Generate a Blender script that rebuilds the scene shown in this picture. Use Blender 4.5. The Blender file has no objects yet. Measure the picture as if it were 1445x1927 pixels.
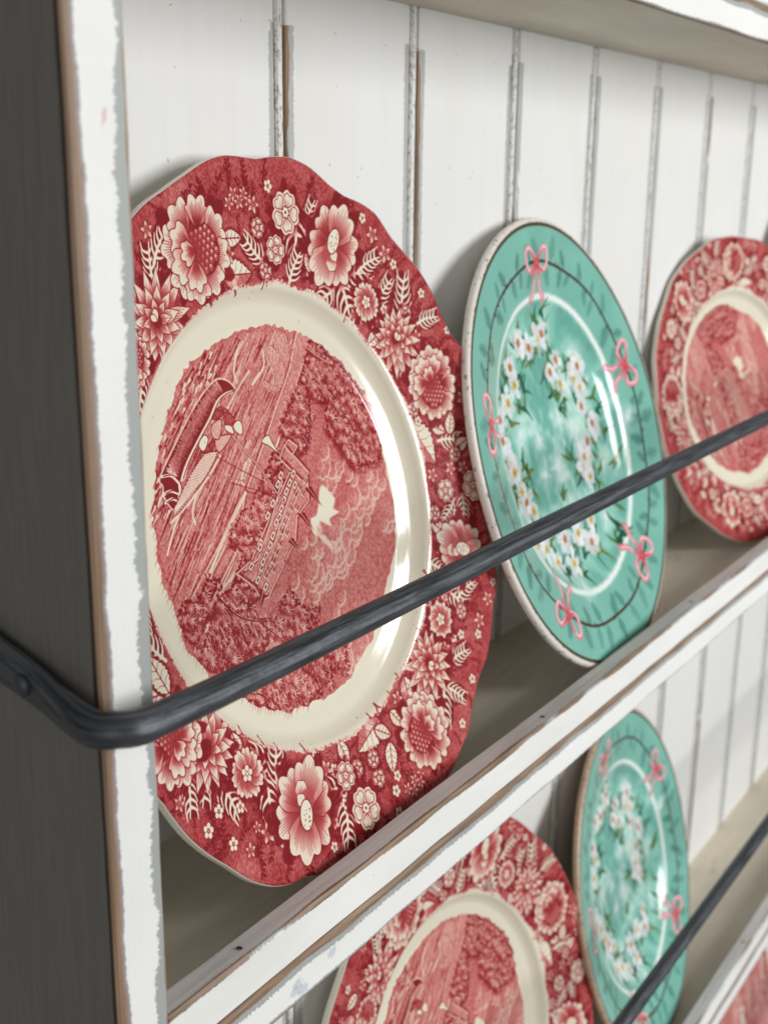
import bpy, bmesh, math, random, numpy as np
from mathutils import Vector, Matrix
PITCH=.3326; WORLD=.23; EXPO=-0.14; SPIN3=70; PLATE5=True
LAMPS=[('window_light',(.95,-1.80,.22),(.1,0,-.25),.60,.95,42,(.985,.995,1)),('room_fill',(-1.7,-.9,.2),(-.1,0,-.3),1.6,1.4,13,(1,.98,.95))]
# ---------------------------------------------------------------- camera
sc=bpy.context.scene; COL=sc.collection
cd=bpy.data.cameras.new('camera'); cam=bpy.data.objects.new('camera',cd); COL.objects.link(cam); sc.camera=cam
CX=Vector((0.56720673,-0.82350184,0.01101154)); CD=Vector((-0.21708447,-0.162393,-0.96255018)); CF=Vector((0.79445004,0.5435745,-0.27087986))
m3=Matrix((CX,-CD,-CF)).transposed(); CAMP=Vector((-0.34834875,-0.29489777,-0.07011193))
cam.matrix_world=Matrix.Translation(CAMP)@m3.to_4x4()
cd.sensor_fit='HORIZONTAL'; cd.sensor_width=24; cd.lens=24*2228.98/1445; cd.clip_start=.01; cd.clip_end=50
cd.dof.use_dof=True; cd.dof.focus_distance=.40; cd.dof.aperture_fstop=12.5; cd.dof.aperture_blades=0
# ---------------------------------------------------------------- light and exposure (a room: one big soft window to the front right, dim walls all round)
w=bpy.data.worlds.new('World'); sc.world=w; w.use_nodes=True
bg=w.node_tree.nodes['Background']; bg.inputs[0].default_value=(1.,.965,.92,1); bg.inputs[1].default_value=WORLD
def area(name,pos,target,sx,sy,e,col=(1,1,1)):
    l=bpy.data.lights.new(name,'AREA'); l.shape='RECTANGLE'; l.size=sx; l.size_y=sy; l.energy=e; l.color=col
    o=bpy.data.objects.new(name,l); COL.objects.link(o); o.location=pos
    o.rotation_euler=(Vector(target)-Vector(pos)).to_track_quat('-Z','Y').to_euler(); return o
for L in LAMPS: area(*L)
sc.view_settings.view_transform='Standard'; sc.view_settings.look='None'; sc.view_settings.gamma=1; sc.view_settings.exposure=EXPO
sc.cycles.max_bounces=8; sc.cycles.diffuse_bounces=5; sc.cycles.use_denoising=True
# ---------------------------------------------------------------- print data (mm on the plate)
PD={
'M':[('peony',-30.0,98.0,16.0,0),('leafb',-9.2,88.9,5.8,0),('leafa',-9.8,101.3,4.0,0),('cluster',-4.6,114.4,5.7,0),('tiny',-44.2,104.8,2.1,0),('cos_s',4.7,104.4,3.6,0),('tiny',12.5,118.6,2.5,0),('cosmos',22.0,109.4,7.9,0),('cosmos',14.0,96.4,5.3,0),('cluster2',12.6,87.1,3.2,0),('frond',26.4,101.1,8.5,-90),('frond',35.7,108.0,4.2,60),('poppy',48.2,96.0,13.7,0),('tiny',69.2,105.9,2.3,0),('star',74.6,99.2,3.4,0),('star',81.2,91.1,3.6,0),('tiny',86.0,86.6,2.3,0),('frond',43.7,79.2,6.2,-150),('frond',52.6,75.6,7.4,-70),('frond',60.9,84.4,6.2,10),('daisy',65.8,73.1,6.8,0),('dahlia',81.5,56.3,11.3,0),('frond',90.1,73.4,6.2,80),('frond',104.0,62.2,4.5,10),('tiny',102.4,73.2,2.3,0),('tiny',116.1,55.9,2.1,0),('rose',101.1,35.0,14.2,0),('leafb',88.2,10.8,7.9,-60),('leafa',99.9,15.2,3.8,-30),('cluster',122.0,18.2,7.5,-90),('cos_s',107.2,2.4,3.4,0),('cosmos',114.9,-13.2,7.0,0),('cosmos',96.7,-11.5,4.9,0),('cluster2',83.6,-12.8,3.4,0),('frond',105.5,-21.9,4.7,-100),('frond',96.0,-20.5,4.2,-140),('poppy',98.4,-38.0,12.3,-80),('frond',70.1,-54.3,5.7,-150),('frond',86.9,-56.8,5.7,-40),('tiny',115.4,-58.2,2.1,0),('star',108.5,-64.0,3.2,0),('star',99.1,-71.1,3.4,0),('tiny',95.8,-76.5,2.3,0),('daisy',74.0,-62.9,7.0,0),('dahlia',58.5,-76.8,11.8,-80),('frond',79.3,-80.5,4.5,10),('frond',69.3,-93.8,4.5,-40),('tiny',82.7,-92.5,2.3,0),('tiny',67.9,-107.1,2.3,0),('peony',43.5,-100.4,14.2,-100),('leafb',9.7,-89.4,6.6,-160),('leafa',18.5,-102.1,4.7,-110),('cluster',27.3,-116.1,5.7,-140),('tiny',11.9,-121.8,2.5,0),('cos_s',7.5,-105.6,3.6,0),('cluster2',-14.9,-86.5,3.0,0),('cosmos',-10.1,-97.2,5.3,0),('cosmos',-5.3,-112.1,7.9,0),('frond',-18.1,-98.8,6.2,160),('frond',-18.0,-111.7,5.7,-110),('poppy',-36.6,-98.2,14.2,170),('frond',-47.5,-76.5,6.6,140),('frond',-44.1,-78.6,5.7,70),('frond',-53.5,-87.9,6.2,-100),('daisy',-59.9,-75.2,7.2,0),('dahlia',-75.2,-59.2,12.3,170),('frond',-82.0,-68.9,4.7,-110),('frond',-72.2,-77.5,5.7,-70),('tiny',-92.2,-62.9,2.3,0),('tiny',-78.9,-79.9,2.5,0),('star',-63.1,-92.7,2.1,0),('star',-58.8,-96.7,3.6,0),('star',-50.9,-105.1,4.2,0),('tiny',-44.6,-111.0,2.5,0),('rose',-90.0,-51.5,13.2,170),('leafa',-88.2,-30.6,5.7,110),('dahlia',-54.0,76.5,11.8,90),('frond',-54.0,93.4,4.7,100),('frond',-62.0,82.8,3.8,150),('rose',-69.5,65.5,8.5,180),('frond',-67.8,55.5,5.7,-100),('tiny',14.7,-114.0,2.5,0)],
'pic':[(-64.5,20.3),(-56.5,37.2),(-46.8,49.3),(-34.8,60.8),(-22.5,65.5),(-8.6,69.5),(1.8,70.3),(14.3,70.1),(24.8,67.2),(34.9,63.1),(47.3,55.3),(57.2,46.0),(64.8,36.6),(68.7,24.0),(69.5,13.2),(70.0,4.0),(69.0,-14.6),(63.5,-29.5),(52.9,-42.3),(41.0,-55.5),(23.9,-64.8),(7.6,-70.5),(-13.7,-68.7),(-24.2,-66.8),(-33.9,-61.8),(-41.7,-56.1),(-50.1,-49.2),(-58.5,-39.6),(-65.1,-29.0),(-65.5,-18.8),(-68.3,-5.6),(-67.1,10.8)],
'water':[(12.9,70.6),(28.0,67.1),(22.8,51.9),(-8.6,24.8),(-26.2,7.9),(-38.2,-3.1),(-54.0,-16.2),(-65.3,-24.2),(-70.5,-7.7),(-68.6,13.9),(-63.3,27.4),(-53.8,44.1),(-42.7,53.5),(-25.1,64.6),(-5.6,69.2)],
'strip':[[(28.7,66.2),(35.4,63.3),(31.2,57.2),(20.4,44.5),(2.4,26.0),(-13.4,12.3),(-18.2,14.7),(-5.5,26.9),(7.1,39.8),(20.2,53.2)],[(-37.2,-0.6),(-31.0,-5.9),(-35.8,-10.4),(-44.2,-17.0),(-49.0,-13.0),(-44.0,-7.2)],[(-19.9,2.7),(-21.4,0.8),(-33.2,-12.2),(-43.0,-17.9),(-54.0,-28.1),(-60.1,-34.3),(-61.8,-31.7),(-51.8,-21.5),(-43.4,-14.6),(-30.9,-5.4)],[(-19.5,13.9),(-23.4,7.2),(-47.5,-10.9),(-56.2,-16.6),(-57.9,-15.1),(-40.0,-2.0),(-25.9,9.4)]],
'white':[[(20.0,43.6),(2.4,26.0),(-13.4,12.3)],[(-11.2,14.8),(-14.1,11.1)],[(-20.1,2.2),(-32.8,-11.2),(-44.4,-17.5),(-60.2,-33.3)],[(-19.3,13.3),(-35.1,1.0),(-47.1,-9.4),(-56.2,-16.6)],[(6.6,61.8),(5.2,55.8),(-3.1,50.4),(1.9,53.8)],[(-15.9,23.8),(-20.1,18.6),(-19.7,16.1)],[(-3.4,55.3),(-12.2,49.6),(-19.5,44.0)],[(-7.5,63.4),(-11.7,56.3),(-11.3,52.3)],[(-28.3,28.5),(-36.6,22.7),(-47.6,16.6),(-59.0,11.7)],[(-43.8,18.6),(-47.9,12.9),(-47.8,8.8)],[(-49.0,18.7),(-57.6,10.1),(-63.7,2.1)]],
'trees':[[(35.5,62.5),(41.8,58.9),(47.0,54.3),(52.3,49.6),(56.1,45.6),(59.9,41.0),(64.8,36.6),(67.8,26.7),(69.7,16.4),(68.6,10.7),(63.0,8.6),(57.6,9.1),(51.0,8.8),(46.0,12.4),(41.6,17.3),(39.5,21.2),(35.8,25.4),(36.1,33.3),(40.2,37.7),(32.6,37.8),(29.4,40.3),(27.4,46.4),(23.6,46.9),(29.7,53.0)],[(21.1,44.4),(27.8,40.5),(26.1,31.0),(22.6,25.7),(18.7,21.5),(12.6,19.8),(9.2,28.1),(6.8,32.3),(14.4,38.7)],[(1.4,25.2),(3.9,19.5),(-2.5,16.1),(3.4,13.4),(-6.9,9.9),(-14.4,9.3),(-12.5,12.6),(-3.0,21.3)],[(-13.1,13.0),(-3.6,7.7),(-12.6,-0.7),(-18.7,-8.5),(-24.3,-10.3),(-31.7,-12.6),(-27.9,-6.1),(-32.8,-1.7),(-31.8,1.3),(-23.4,7.2),(-18.2,7.7)],[(-28.9,-9.1),(-20.1,-12.5),(-29.4,-13.2),(-25.5,-18.6),(-23.8,-23.5),(-33.0,-26.2),(-40.8,-25.4),(-44.7,-18.4),(-38.0,-17.2)],[(-42.5,-11.8),(-47.2,-16.7),(-52.1,-22.5),(-59.1,-30.0),(-64.1,-27.4),(-64.4,-21.7),(-65.6,-18.8),(-61.5,-15.0),(-55.3,-16.3),(-48.4,-11.1)],[(-45.1,-17.3),(-36.6,-27.2),(-31.0,-30.0),(-18.8,-33.8),(-6.9,-25.0),(-5.2,-30.6),(0.2,-36.2),(7.6,-36.7),(5.9,-41.4),(-0.5,-43.5),(-6.7,-45.5),(-35.6,-43.7),(-55.3,-41.1),(-60.7,-37.2),(-58.7,-33.3),(-50.7,-25.0)],[(-35.8,-44.2),(-4.4,-44.0),(18.4,-53.6),(17.7,-61.2),(14.7,-63.8),(7.4,-61.9),(5.1,-65.8),(-2.5,-65.4),(-4.0,-69.5),(-14.9,-68.9),(-23.5,-67.9),(-30.7,-63.5),(-37.5,-58.8),(-44.2,-54.6),(-46.7,-52.6),(-42.6,-49.9)]],
'sunk':[(-44.1,-16.5),(-15.6,-34.8),(7.6,-36.7),(19.2,-59.9),(5.2,-68.2),(-23.5,-67.9),(-45.3,-53.2),(-56.5,-40.2),(-60.4,-36.3),(-51.7,-25.7)],
'wall':[[(17.0,11.8),(7.1,15.5),(-24.3,-10.3),(-33.3,-12.7),(-25.8,-19.6),(-23.5,-25.2),(-19.3,-25.3),(-15.8,-22.5),(2.2,-9.4),(5.9,-1.2),(14.9,3.1)],[(7.7,25.9),(18.3,13.3),(13.7,10.6),(3.1,21.6)],[(10.5,27.4),(14.9,24.2),(10.8,21.5),(7.5,25.5)]],
'win':[(5.9,11.8),(2.9,9.1),(0.5,6.3),(-1.9,3.7),(-4.2,1.0),(-6.6,-1.6),(-9.9,-4.7),(-12.6,-7.6),(-16.0,-10.6),(-19.8,-14.3),(-23.1,-17.8),(-19.8,-21.3),(8.6,10.4),(-6.2,6.6),(-10.4,2.9),(-17.7,-5.5),(-18.2,-7.0),(-25.0,-12.3),(-1.0,12.7),(1.7,15.5),(9.1,14.6),(-6.5,-0.5),(-18.3,-12.4)],
'win2':[(11.3,9.0),(7.8,6.9),(3.6,2.7),(1.0,0.5),(-1.5,-1.7),(-4.7,-4.3),(-6.9,-8.2),(-10.0,-10.8),(-12.6,-13.4),(-16.2,-16.3),(-18.3,-17.4),(12.3,6.5),(15.6,10.4),(7.0,2.0),(-2.0,-5.5),(-13.7,-16.4)],
'lines':[[(7.8,10.9),(0.3,3.5),(-10.1,-7.4),(-21.3,-16.0),(-26.8,-17.7)],[(1.8,14.4),(-9.7,0.2),(-21.3,-11.1),(-29.4,-13.2)],[(15.1,11.6),(2.1,0.8),(-8.8,-10.0),(-18.0,-16.4)]],
'spire':[[(14.4,7.2),(18.4,7.5),(22.3,-1.0)],[(6.3,-0.1),(10.8,-0.6),(14.4,-8.7)],[(-2.2,-8.8),(0.8,-7.9),(3.5,-14.2)],[(-7.0,-14.9),(-4.4,-15.3),(-1.9,-19.8)],[(-22.8,-20.5),(-20.7,-24.4),(-26.2,-28.2)],[(14.0,7.9),(18.0,8.0),(22.6,-1.4)],[(18.8,26.4),(21.0,27.9),(23.5,18.9)],[(23.1,33.9),(25.9,34.9),(26.4,30.7)]],
'hull':[(-13.3,49.8),(-15.9,52.9),(-20.2,54.4),(-24.0,53.6),(-30.4,50.3),(-38.4,44.6),(-49.0,35.8),(-59.0,26.9),(-58.4,24.2),(-59.0,20.6),(-56.1,15.5),(-52.5,17.7),(-51.5,23.9),(-48.3,24.7),(-45.1,29.4),(-36.7,36.3),(-30.7,40.6),(-23.2,47.3),(-18.3,49.3),(-14.7,49.4)],
'hullw':[[(-14.7,49.4),(-19.0,49.0),(-23.9,47.0),(-29.7,41.7),(-36.7,36.3),(-45.1,29.4),(-49.4,24.6)],[(-59.0,21.4),(-55.7,21.8),(-51.8,19.8)],[(-59.4,18.5),(-56.0,19.2),(-53.2,17.8)],[(-51.4,24.2),(-51.3,21.2),(-55.1,15.3)],[(-58.4,27.2),(-54.1,26.7),(-51.5,23.9)]],
'hullh':[(-20.9,52.4),(-28.1,48.4),(-35.7,42.6),(-44.1,35.7),(-51.8,28.8),(-53.5,26.9)],
'crew':[[(-21.1,44.6),(-16.8,39.5),(-18.6,37.9),(-22.4,38.9)],[(-29.3,34.2),(-33.0,30.2),(-36.2,30.8),(-36.3,32.3)],[(-23.7,35.2),(-20.4,34.2),(-28.5,29.7),(-29.2,34.5)],[(-29.3,39.6),(-23.6,40.7),(-26.9,34.5),(-30.1,35.5)],[(-29.6,29.9),(-36.3,30.4),(-45.6,24.6),(-56.0,15.8),(-55.7,13.5),(-45.9,18.5),(-36.1,24.2)],[(-26.0,44.2),(-22.1,45.1),(-23.3,41.8),(-28.1,41.4)]],
'crewk':[1,1,0.35,0.2,0.3,1],
'figw':[[(-17.9,38.1),(-14.5,39.0),(-13.6,36.2),(-15.1,33.7),(-18.0,35.8)],[(-34.2,37.0),(-32.5,35.1),(-36.0,31.5),(-37.9,34.2)],[(-22.6,38.5),(-19.3,37.6),(-19.0,34.7),(-22.6,36.6)],[(-0.6,31.2),(0.9,28.0),(3.3,23.4),(-1.3,27.2),(-5.1,29.5)]],
'oar':[([(-19.8,34.1),(-9.3,20.9),(0.4,5.1)],3),([(-30.0,28.5),(-21.2,22.8),(-8.1,14.9)],1),([(-37.5,23.5),(-22.4,19.0),(-9.7,14.0)],1.4),([(-26.2,18.6),(-17.7,14.8),(-3.5,9.3)],1),([(-5.3,55.1),(-19.2,45.1)],2),([(22.3,62.5),(31.0,51.8),(43.3,39.2)],2.5),([(21.2,55.9),(31.8,47.3),(41.9,40.0)],2),([(33.0,59.9),(39.0,55.8),(46.1,51.9)],2.5),([(37.3,53.5),(41.6,49.0),(47.0,44.8)],2.2),([(-56.1,15.5),(-66.1,6.0)],2),([(-41.7,21.1),(-60.0,11.9)],1.5)],
'cloth':[[(14.7,64.2),(19.7,67.1),(21.7,64.8),(22.1,60.1),(20.9,56.4),(18.1,56.3),(15.8,59.5)],[(8.1,62.5),(11.6,62.9),(15.5,58.7),(16.1,56.6),(16.3,51.1),(12.0,46.6),(9.1,47.9),(10.3,53.5),(8.9,57.0)],[(2.9,51.2),(6.8,49.0),(11.9,46.2),(7.7,45.8),(4.5,48.1)]],
'cloud':[(23.1,5.9),(26.1,6.3),(28.8,3.2),(31.2,0.2),(29.0,-3.4),(32.2,-5.4),(25.4,-6.5),(25.2,-9.5),(18.9,-6.0),(19.1,-10.0),(15.4,-11.1),(13.1,-8.6),(13.9,-3.9),(18.3,-2.9)],
'cloud2':[(15.7,-10.2),(20.1,-11.8),(23.5,-16.6),(22.8,-19.6),(21.0,-16.5),(17.8,-13.7)],
'cl':[[(25.1,7.0),(29.1,8.7),(35.3,9.4),(42.8,8.4),(45.9,4.7),(42.2,-0.7),(34.8,-1.6),(34.6,-4.6),(36.8,-8.2),(38.4,-13.7),(38.0,-17.2),(31.9,-21.9),(29.6,-18.7),(32.4,-15.8)],[(43.7,-1.5),(45.3,-7.1),(43.7,-11.4),(40.1,-14.1)],[(21.3,-8.6),(26.1,-11.7),(26.5,-16.4),(24.8,-20.1)],[(56.2,5.2),(51.5,-0.1),(51.4,-2.7)],[(69.1,4.2),(64.6,-0.2),(58.9,-2.7),(58.1,-10.0),(55.8,-13.7),(60.4,-16.9),(66.1,-11.8),(69.0,-14.6)],[(58.4,3.7),(54.0,-5.9),(49.0,-12.1),(51.8,-7.0)],[(30.3,19.4),(27.1,15.0),(32.6,11.4),(36.0,13.8)],[(67.2,-14.2),(63.1,-17.5),(58.1,-15.3)],[(13.2,-9.8),(18.0,-9.8),(24.0,-15.4),(20.9,-21.1),(20.3,-25.7),(15.4,-28.4),(8.4,-31.7),(6.5,-31.7),(10.8,-27.7),(14.2,-26.3),(14.0,-24.0),(9.5,-23.3)],[(6.2,-11.0),(12.0,-10.7),(4.1,-14.4),(5.9,-20.0),(6.4,-26.5),(4.2,-35.7)],[(39.7,-11.5),(38.6,-17.3),(31.9,-21.6),(29.1,-17.9),(29.8,-10.3)],[(27.0,-20.9),(24.2,-23.2),(26.2,-26.1),(21.4,-36.7),(16.6,-41.8)],[(11.0,-16.2),(14.5,-17.1),(9.9,-19.4),(6.5,-20.8)],[(25.9,-10.0),(26.9,-15.6),(24.1,-20.8),(26.0,-23.7)],[(27.9,-58.6),(20.0,-63.2),(14.5,-67.3)],[(15.9,-60.6),(3.2,-71.0)],[(19.5,-53.4),(14.8,-60.8)],[(-0.5,-17.2),(-4.4,-22.9),(-3.5,-28.3)]],
'branch':[[(-44.5,-18.0),(-37.9,-26.3),(-29.7,-31.0),(-19.7,-34.1),(-15.5,-37.1)],[(-31.3,-31.0),(-30.8,-36.6),(-32.7,-39.8)],[(-26.8,-32.4),(-20.5,-38.8),(-17.9,-41.3)],[(-21.1,-33.1),(-18.5,-30.6),(-6.9,-25.0)],[(-21.8,-52.8),(-21.5,-59.7),(-24.9,-61.8)],[(-43.6,-52.7),(-35.0,-56.4),(-30.6,-60.8)],[(-0.7,-52.1),(-1.0,-58.4)]],
'gf':[(-35.6,46.9),(-46.3,30.4),(-35.0,37.8),(-8.9,54.0),(-20.4,57.7),(10.7,38.5),(20.2,30.8),(21.2,43.9),(39.3,31.2),(4.5,56.7),(10.1,59.4),(-62.3,13.8),(-60.3,24.2),(-57.9,0.6),(38.8,-4.6),(36.1,-12.9),(41.3,15.2),(51.0,3.9),(44.9,25.2),(27.1,-16.4),(47.3,37.2),(-56.5,-3.1),(-51.3,-19.1),(-45.5,-25.0),(-17.6,-46.6),(0.1,-47.8),(20.0,-45.3),(32.3,-23.0),(30.2,-11.7),(-42.3,-45.6),(-32.5,-55.2),(14.4,-56.4),(-53.4,-13.4),(-13.9,-61.1),(-50.9,-41.1)],
'gl':[(-39.1,50.5),(-44.3,42.6),(-26.0,33.7),(-36.4,24.9),(-29.1,24.6),(-10.5,47.7),(4.4,49.2),(14.9,51.3),(2.5,38.7),(6.5,27.3),(11.0,24.1),(20.4,21.9),(32.1,38.2),(32.5,40.8),(-42.2,-6.1),(13.7,-8.6),(21.0,-15.2),(50.5,-5.0),(60.5,9.5),(63.5,-3.7),(8.5,71.1),(-17.1,63.8),(4.0,66.6),(59.4,17.8),(68.6,-20.1),(11.8,18.1),(-48.4,19.8),(-51.0,35.0),(-41.4,-6.2),(-41.9,-15.2),(-45.2,-1.7),(-26.0,-40.5),(-32.8,-48.9),(-24.3,-61.4),(-11.9,-57.6),(0.8,-61.1),(20.6,-20.6),(8.7,-8.4),(40.5,-28.1),(49.3,-21.4),(9.4,-50.2),(52.6,-42.8),(21.9,-62.5),(39.2,-64.5),(46.7,-54.3),(-8.3,-69.1),(-23.3,-63.3),(-8.1,-26.6),(-61.4,-15.4),(46.1,-61.1)],
'gw':[(-25.7,58.3),(12.5,60.0),(47.6,41.5),(49.7,25.4),(22.3,6.1),(8.7,12.7),(-21.2,7.1),(-6.3,-9.7),(83.8,0.2),(-53.1,24.5),(-41.0,13.1),(41.0,45.8),(-4.4,-9.8),(-51.3,-28.9),(-36.2,-55.0),(39.7,-48.4),(-59.7,-21.7),(-22.6,-10.8),(52.7,-19.5),(-31.1,-59.5),(-30.7,-38.6),(-19.0,-73.3)],
'gb':[(-0.9,95.1),(90.7,30.0),(-89.2,24.6),(54.4,-76.4),(-57.6,-77.1)],
'out':[(-148.0,123.2),(-144.5,124.2),(-139.7,125.6),(-135.3,126.4),(-130.1,127.1),(-124.8,128.7),(-119.7,129.4),(-115.0,129.1),(-112.8,127.9),(-66.1,131.9),(-62.2,131.7),(-58.2,132.1),(-52.6,130.0),(-47.0,129.6),(-41.5,131.5),(-35.8,131.0),(-30.9,130.1),(-26.2,131.8),(-16.0,125.0),(-4.0,123.5),(9.0,126.0),(18.5,132.8),(21.1,132.3),(24.9,130.3),(29.4,130.9),(33.8,132.3),(38.6,132.6),(43.9,131.5),(48.5,131.1),(53.6,132.8),(57.7,131.9),(63.0,129.9),(67.4,129.9),(72.8,131.4),(77.7,131.3),(82.2,130.1),(86.8,128.6),(90.7,128.8),(94.3,129.0),(98.3,128.4),(104.5,126.6),(110.4,125.6),(115.5,125.4),(119.8,124.8)],
'inn':[(-174.2,82.3),(-168.4,84.1),(-160.5,85.2),(-141.1,83.7),(-131.8,84.6),(-122.4,84.7),(-112.1,85.5),(-101.4,85.4),(-85.7,86.1),(-68.8,85.6),(-60.7,84.9),(-48.7,86.3),(-42.7,86.7),(-25.2,85.8),(-18.2,86.3),(-5.8,86.2),(0.8,87.0),(10.5,88.0),(18.1,87.8),(26.7,86.5),(34.6,86.0),(43.3,85.8),(52.0,85.8),(62.3,86.5),(71.9,86.0),(79.9,86.4),(87.9,85.6),(97.1,84.8),(105.9,84.7),(115.7,83.9),(125.0,83.6),(132.7,82.6),(145.9,81.6)],
}
# ---------------------------------------------------------------- pattern painter (flat print on the glaze)
class Canvas:
    def __init__(s, half, res, base):
        s.h=half; s.n=int(2*half*res); s.r=res
        s.a=np.empty((s.n,s.n,len(base)),np.float32); s.a[:]=base
    def win(s,x0,y0,x1,y1):
        i0=max(0,int((x0+s.h)*s.r)-2); i1=min(s.n,int((x1+s.h)*s.r)+3)
        j0=max(0,int((y0+s.h)*s.r)-2); j1=min(s.n,int((y1+s.h)*s.r)+3)
        if i0>=i1 or j0>=j1: return None
        X=((np.arange(i0,i1)+.5)/s.r-s.h).astype(np.float32)[None,:]
        Y=((np.arange(j0,j1)+.5)/s.r-s.h).astype(np.float32)[:,None]
        return i0,i1,j0,j1,X,Y
    def blend(s,w,m,col,al=1.):
        i0,i1,j0,j1=w[:4]; v=s.a[j0:j1,i0:i1]
        m=(m*al)[...,None]
        v+= (np.asarray(col,np.float32)-v)*m
    def poly(s,pts,col,al=1.,soft=0,mask=None):
        p=np.asarray(pts,np.float32); w=s.win(p[:,0].min()-soft,p[:,1].min()-soft,p[:,0].max()+soft,p[:,1].max()+soft)
        if w is None: return
        X,Y=w[4],w[5]; ins=np.zeros((Y.shape[0],X.shape[1]),bool); d=np.full(ins.shape,1e9,np.float32)
        for k in range(len(p)):
            ax,ay=p[k-1]; bx,by=p[k]
            if ay!=by:
                c=((Y>ay)!=(Y>by)); ins^= c&(X<(bx-ax)*(Y-ay)/(by-ay)+ax)
            ex,ey=bx-ax,by-ay; L=ex*ex+ey*ey+1e-9
            t=np.clip(((X-ax)*ex+(Y-ay)*ey)/L,0,1)
            d=np.minimum(d,(X-ax-t*ex)**2+(Y-ay-t*ey)**2)
        d=np.sqrt(d); sd=np.where(ins,d,-d)
        m=np.clip(sd*s.r+.5,0,1) if not soft else np.clip(sd/soft*.5+.5,0,1)
        if mask is not None: m=m*mask(X,Y)
        s.blend(w,m,col,al)
    def line(s,pts,wd,col,al=1.,taper=0):
        p=np.asarray(pts,np.float32); q=wd
        w=s.win(p[:,0].min()-q,p[:,1].min()-q,p[:,0].max()+q,p[:,1].max()+q)
        if w is None: return
        X,Y=w[4],w[5]; m=np.zeros((Y.shape[0],X.shape[1]),np.float32); N=len(p)-1
        for k in range(N):
            ax,ay=p[k]; bx,by=p[k+1]; ex,ey=bx-ax,by-ay; L=ex*ex+ey*ey+1e-9
            t=np.clip(((X-ax)*ex+(Y-ay)*ey)/L,0,1)
            d=np.sqrt((X-ax-t*ex)**2+(Y-ay-t*ey)**2)
            hw=wd/2*(1-taper*(k+t)/N) if taper else wd/2
            m=np.maximum(m,np.clip((hw-d)*s.r+.5,0,1)*(1. if wd*s.r>1 else wd*s.r))
        s.blend(w,m,col,al)
    def dot(s,x,y,r,col,al=1.,soft=0):
        w=s.win(x-r-soft,y-r-soft,x+r+soft,y+r+soft)
        if w is None: return
        d=np.sqrt((w[4]-x)**2+(w[5]-y)**2)
        m=np.clip((r-d)*s.r+.5,0,1) if not soft else np.clip((r-d)/soft*.5+.5,0,1)
        s.blend(w,m,col,al)
def noise2(n,cells,rng):
    g=rng.random((cells+3,cells+3)).astype(np.float32)
    t=np.linspace(0,cells,n,endpoint=False); i=t.astype(int); f=t-i; f=f*f*(3-2*f)
    a=g[i][:,i]; b=g[i][:,i+1]; c=g[i+1][:,i]; d=g[i+1][:,i+1]; fx=f[None,:]; fy=f[:,None]
    return (a*(1-fx)+b*fx)*(1-fy)+(c*(1-fx)+d*fx)*fy
R_=random.Random(7)
def rt(x,y,a,px=0,py=0): return (px+x*math.cos(a)-y*math.sin(a), py+x*math.sin(a)+y*math.cos(a))
def smooth(pts,n=4,closed=False):
    p=list(pts); N=len(p); out=[]
    rng=range(N) if closed else range(N-1)
    for i in rng:
        if closed: a,b,c,d=p[i-1],p[i],p[(i+1)%N],p[(i+2)%N]
        else: a,b,c,d=p[max(i-1,0)],p[i],p[i+1],p[min(i+2,N-1)]
        for k in range(n):
            t=k/n
            out.append(tuple(.5*((2*b[q])+(-a[q]+c[q])*t+(2*a[q]-5*b[q]+4*c[q]-d[q])*t*t+(-a[q]+3*b[q]-3*c[q]+d[q])*t**3) for q in (0,1)))
    if not closed: out.append(p[-1])
    return out
K=[1.]; Wt=[0.]
def petal(c,px,py,ang,L,W,notch=0,ruff=0,point=0,hatch=7,hl=.62,base=.0,dark=.75,ow=.32):
    """one petal growing from (px,py) along ang: white, with an inked edge and engraved lines from its root"""
    pts=[];n=34
    for i in range(n+1):
        t=i/n; u=-1+2*t
        prof=math.cos(u*math.pi/2)
        if point: r_=L*(1-abs(u)**1.1*.0)*(prof**.55); 
        y=u
        # outline in polar about mid-petal
        th=-math.pi*.93+ t*math.pi*1.86
        rx=L*.5; ry=W*.5
        x=rx+rx*math.cos(th); yy=ry*math.sin(th)*(1.0 if not point else (1-.45*(x/L)**2))
        if x<L*.5: yy*= (.35+.65*(x/(L*.5))**.8)
        if ruff: q_=abs(math.sin(3.1*th+px)); k_=max(0,math.cos(th)+.45)*ruff*.9; x+=L*.5*k_*(q_-.6); yy*=1+k_*(q_-.5)*.9
        if notch: x-=notch*L*math.exp(-(th/.32)**2)
        if point: x+=point*L*math.exp(-(th/.3)**2)
        pts.append(rt(x,yy,ang,px,py))
    c.poly(pts,[base+(.05 if L>4 else 0)])
    hatch=int(hatch*1.35) if hatch>3 else hatch; hl=min(.93,hl*1.12)
    for i in range(hatch):
        u=(i+.5)/hatch*2-1; l=L*hl*(1-.35*abs(u))*R_.uniform(.8,1.15)
        a=[rt(l*t,u*W*.40*(t**.7)*(l/L+.25),ang,px,py) for t in (0.02,.35,.7,1)]
        c.line(a,.42 if L>6 else .28,[dark],1.,taper=.62)
    gx,gy=rt(L*.08,0,ang,px,py); c.dot(gx,gy,L*.40,[dark],.72 if hatch else .0,soft=L*.36)
    for s_ in (1,-1):
        if hatch>4: gx,gy=rt(L*.42,s_*W*.36,ang,px,py); c.dot(gx,gy,L*.15,[.62],.55,soft=L*.16)
    c.line(pts+[pts[0]],ow*.85,[.95])
    return pts
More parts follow.
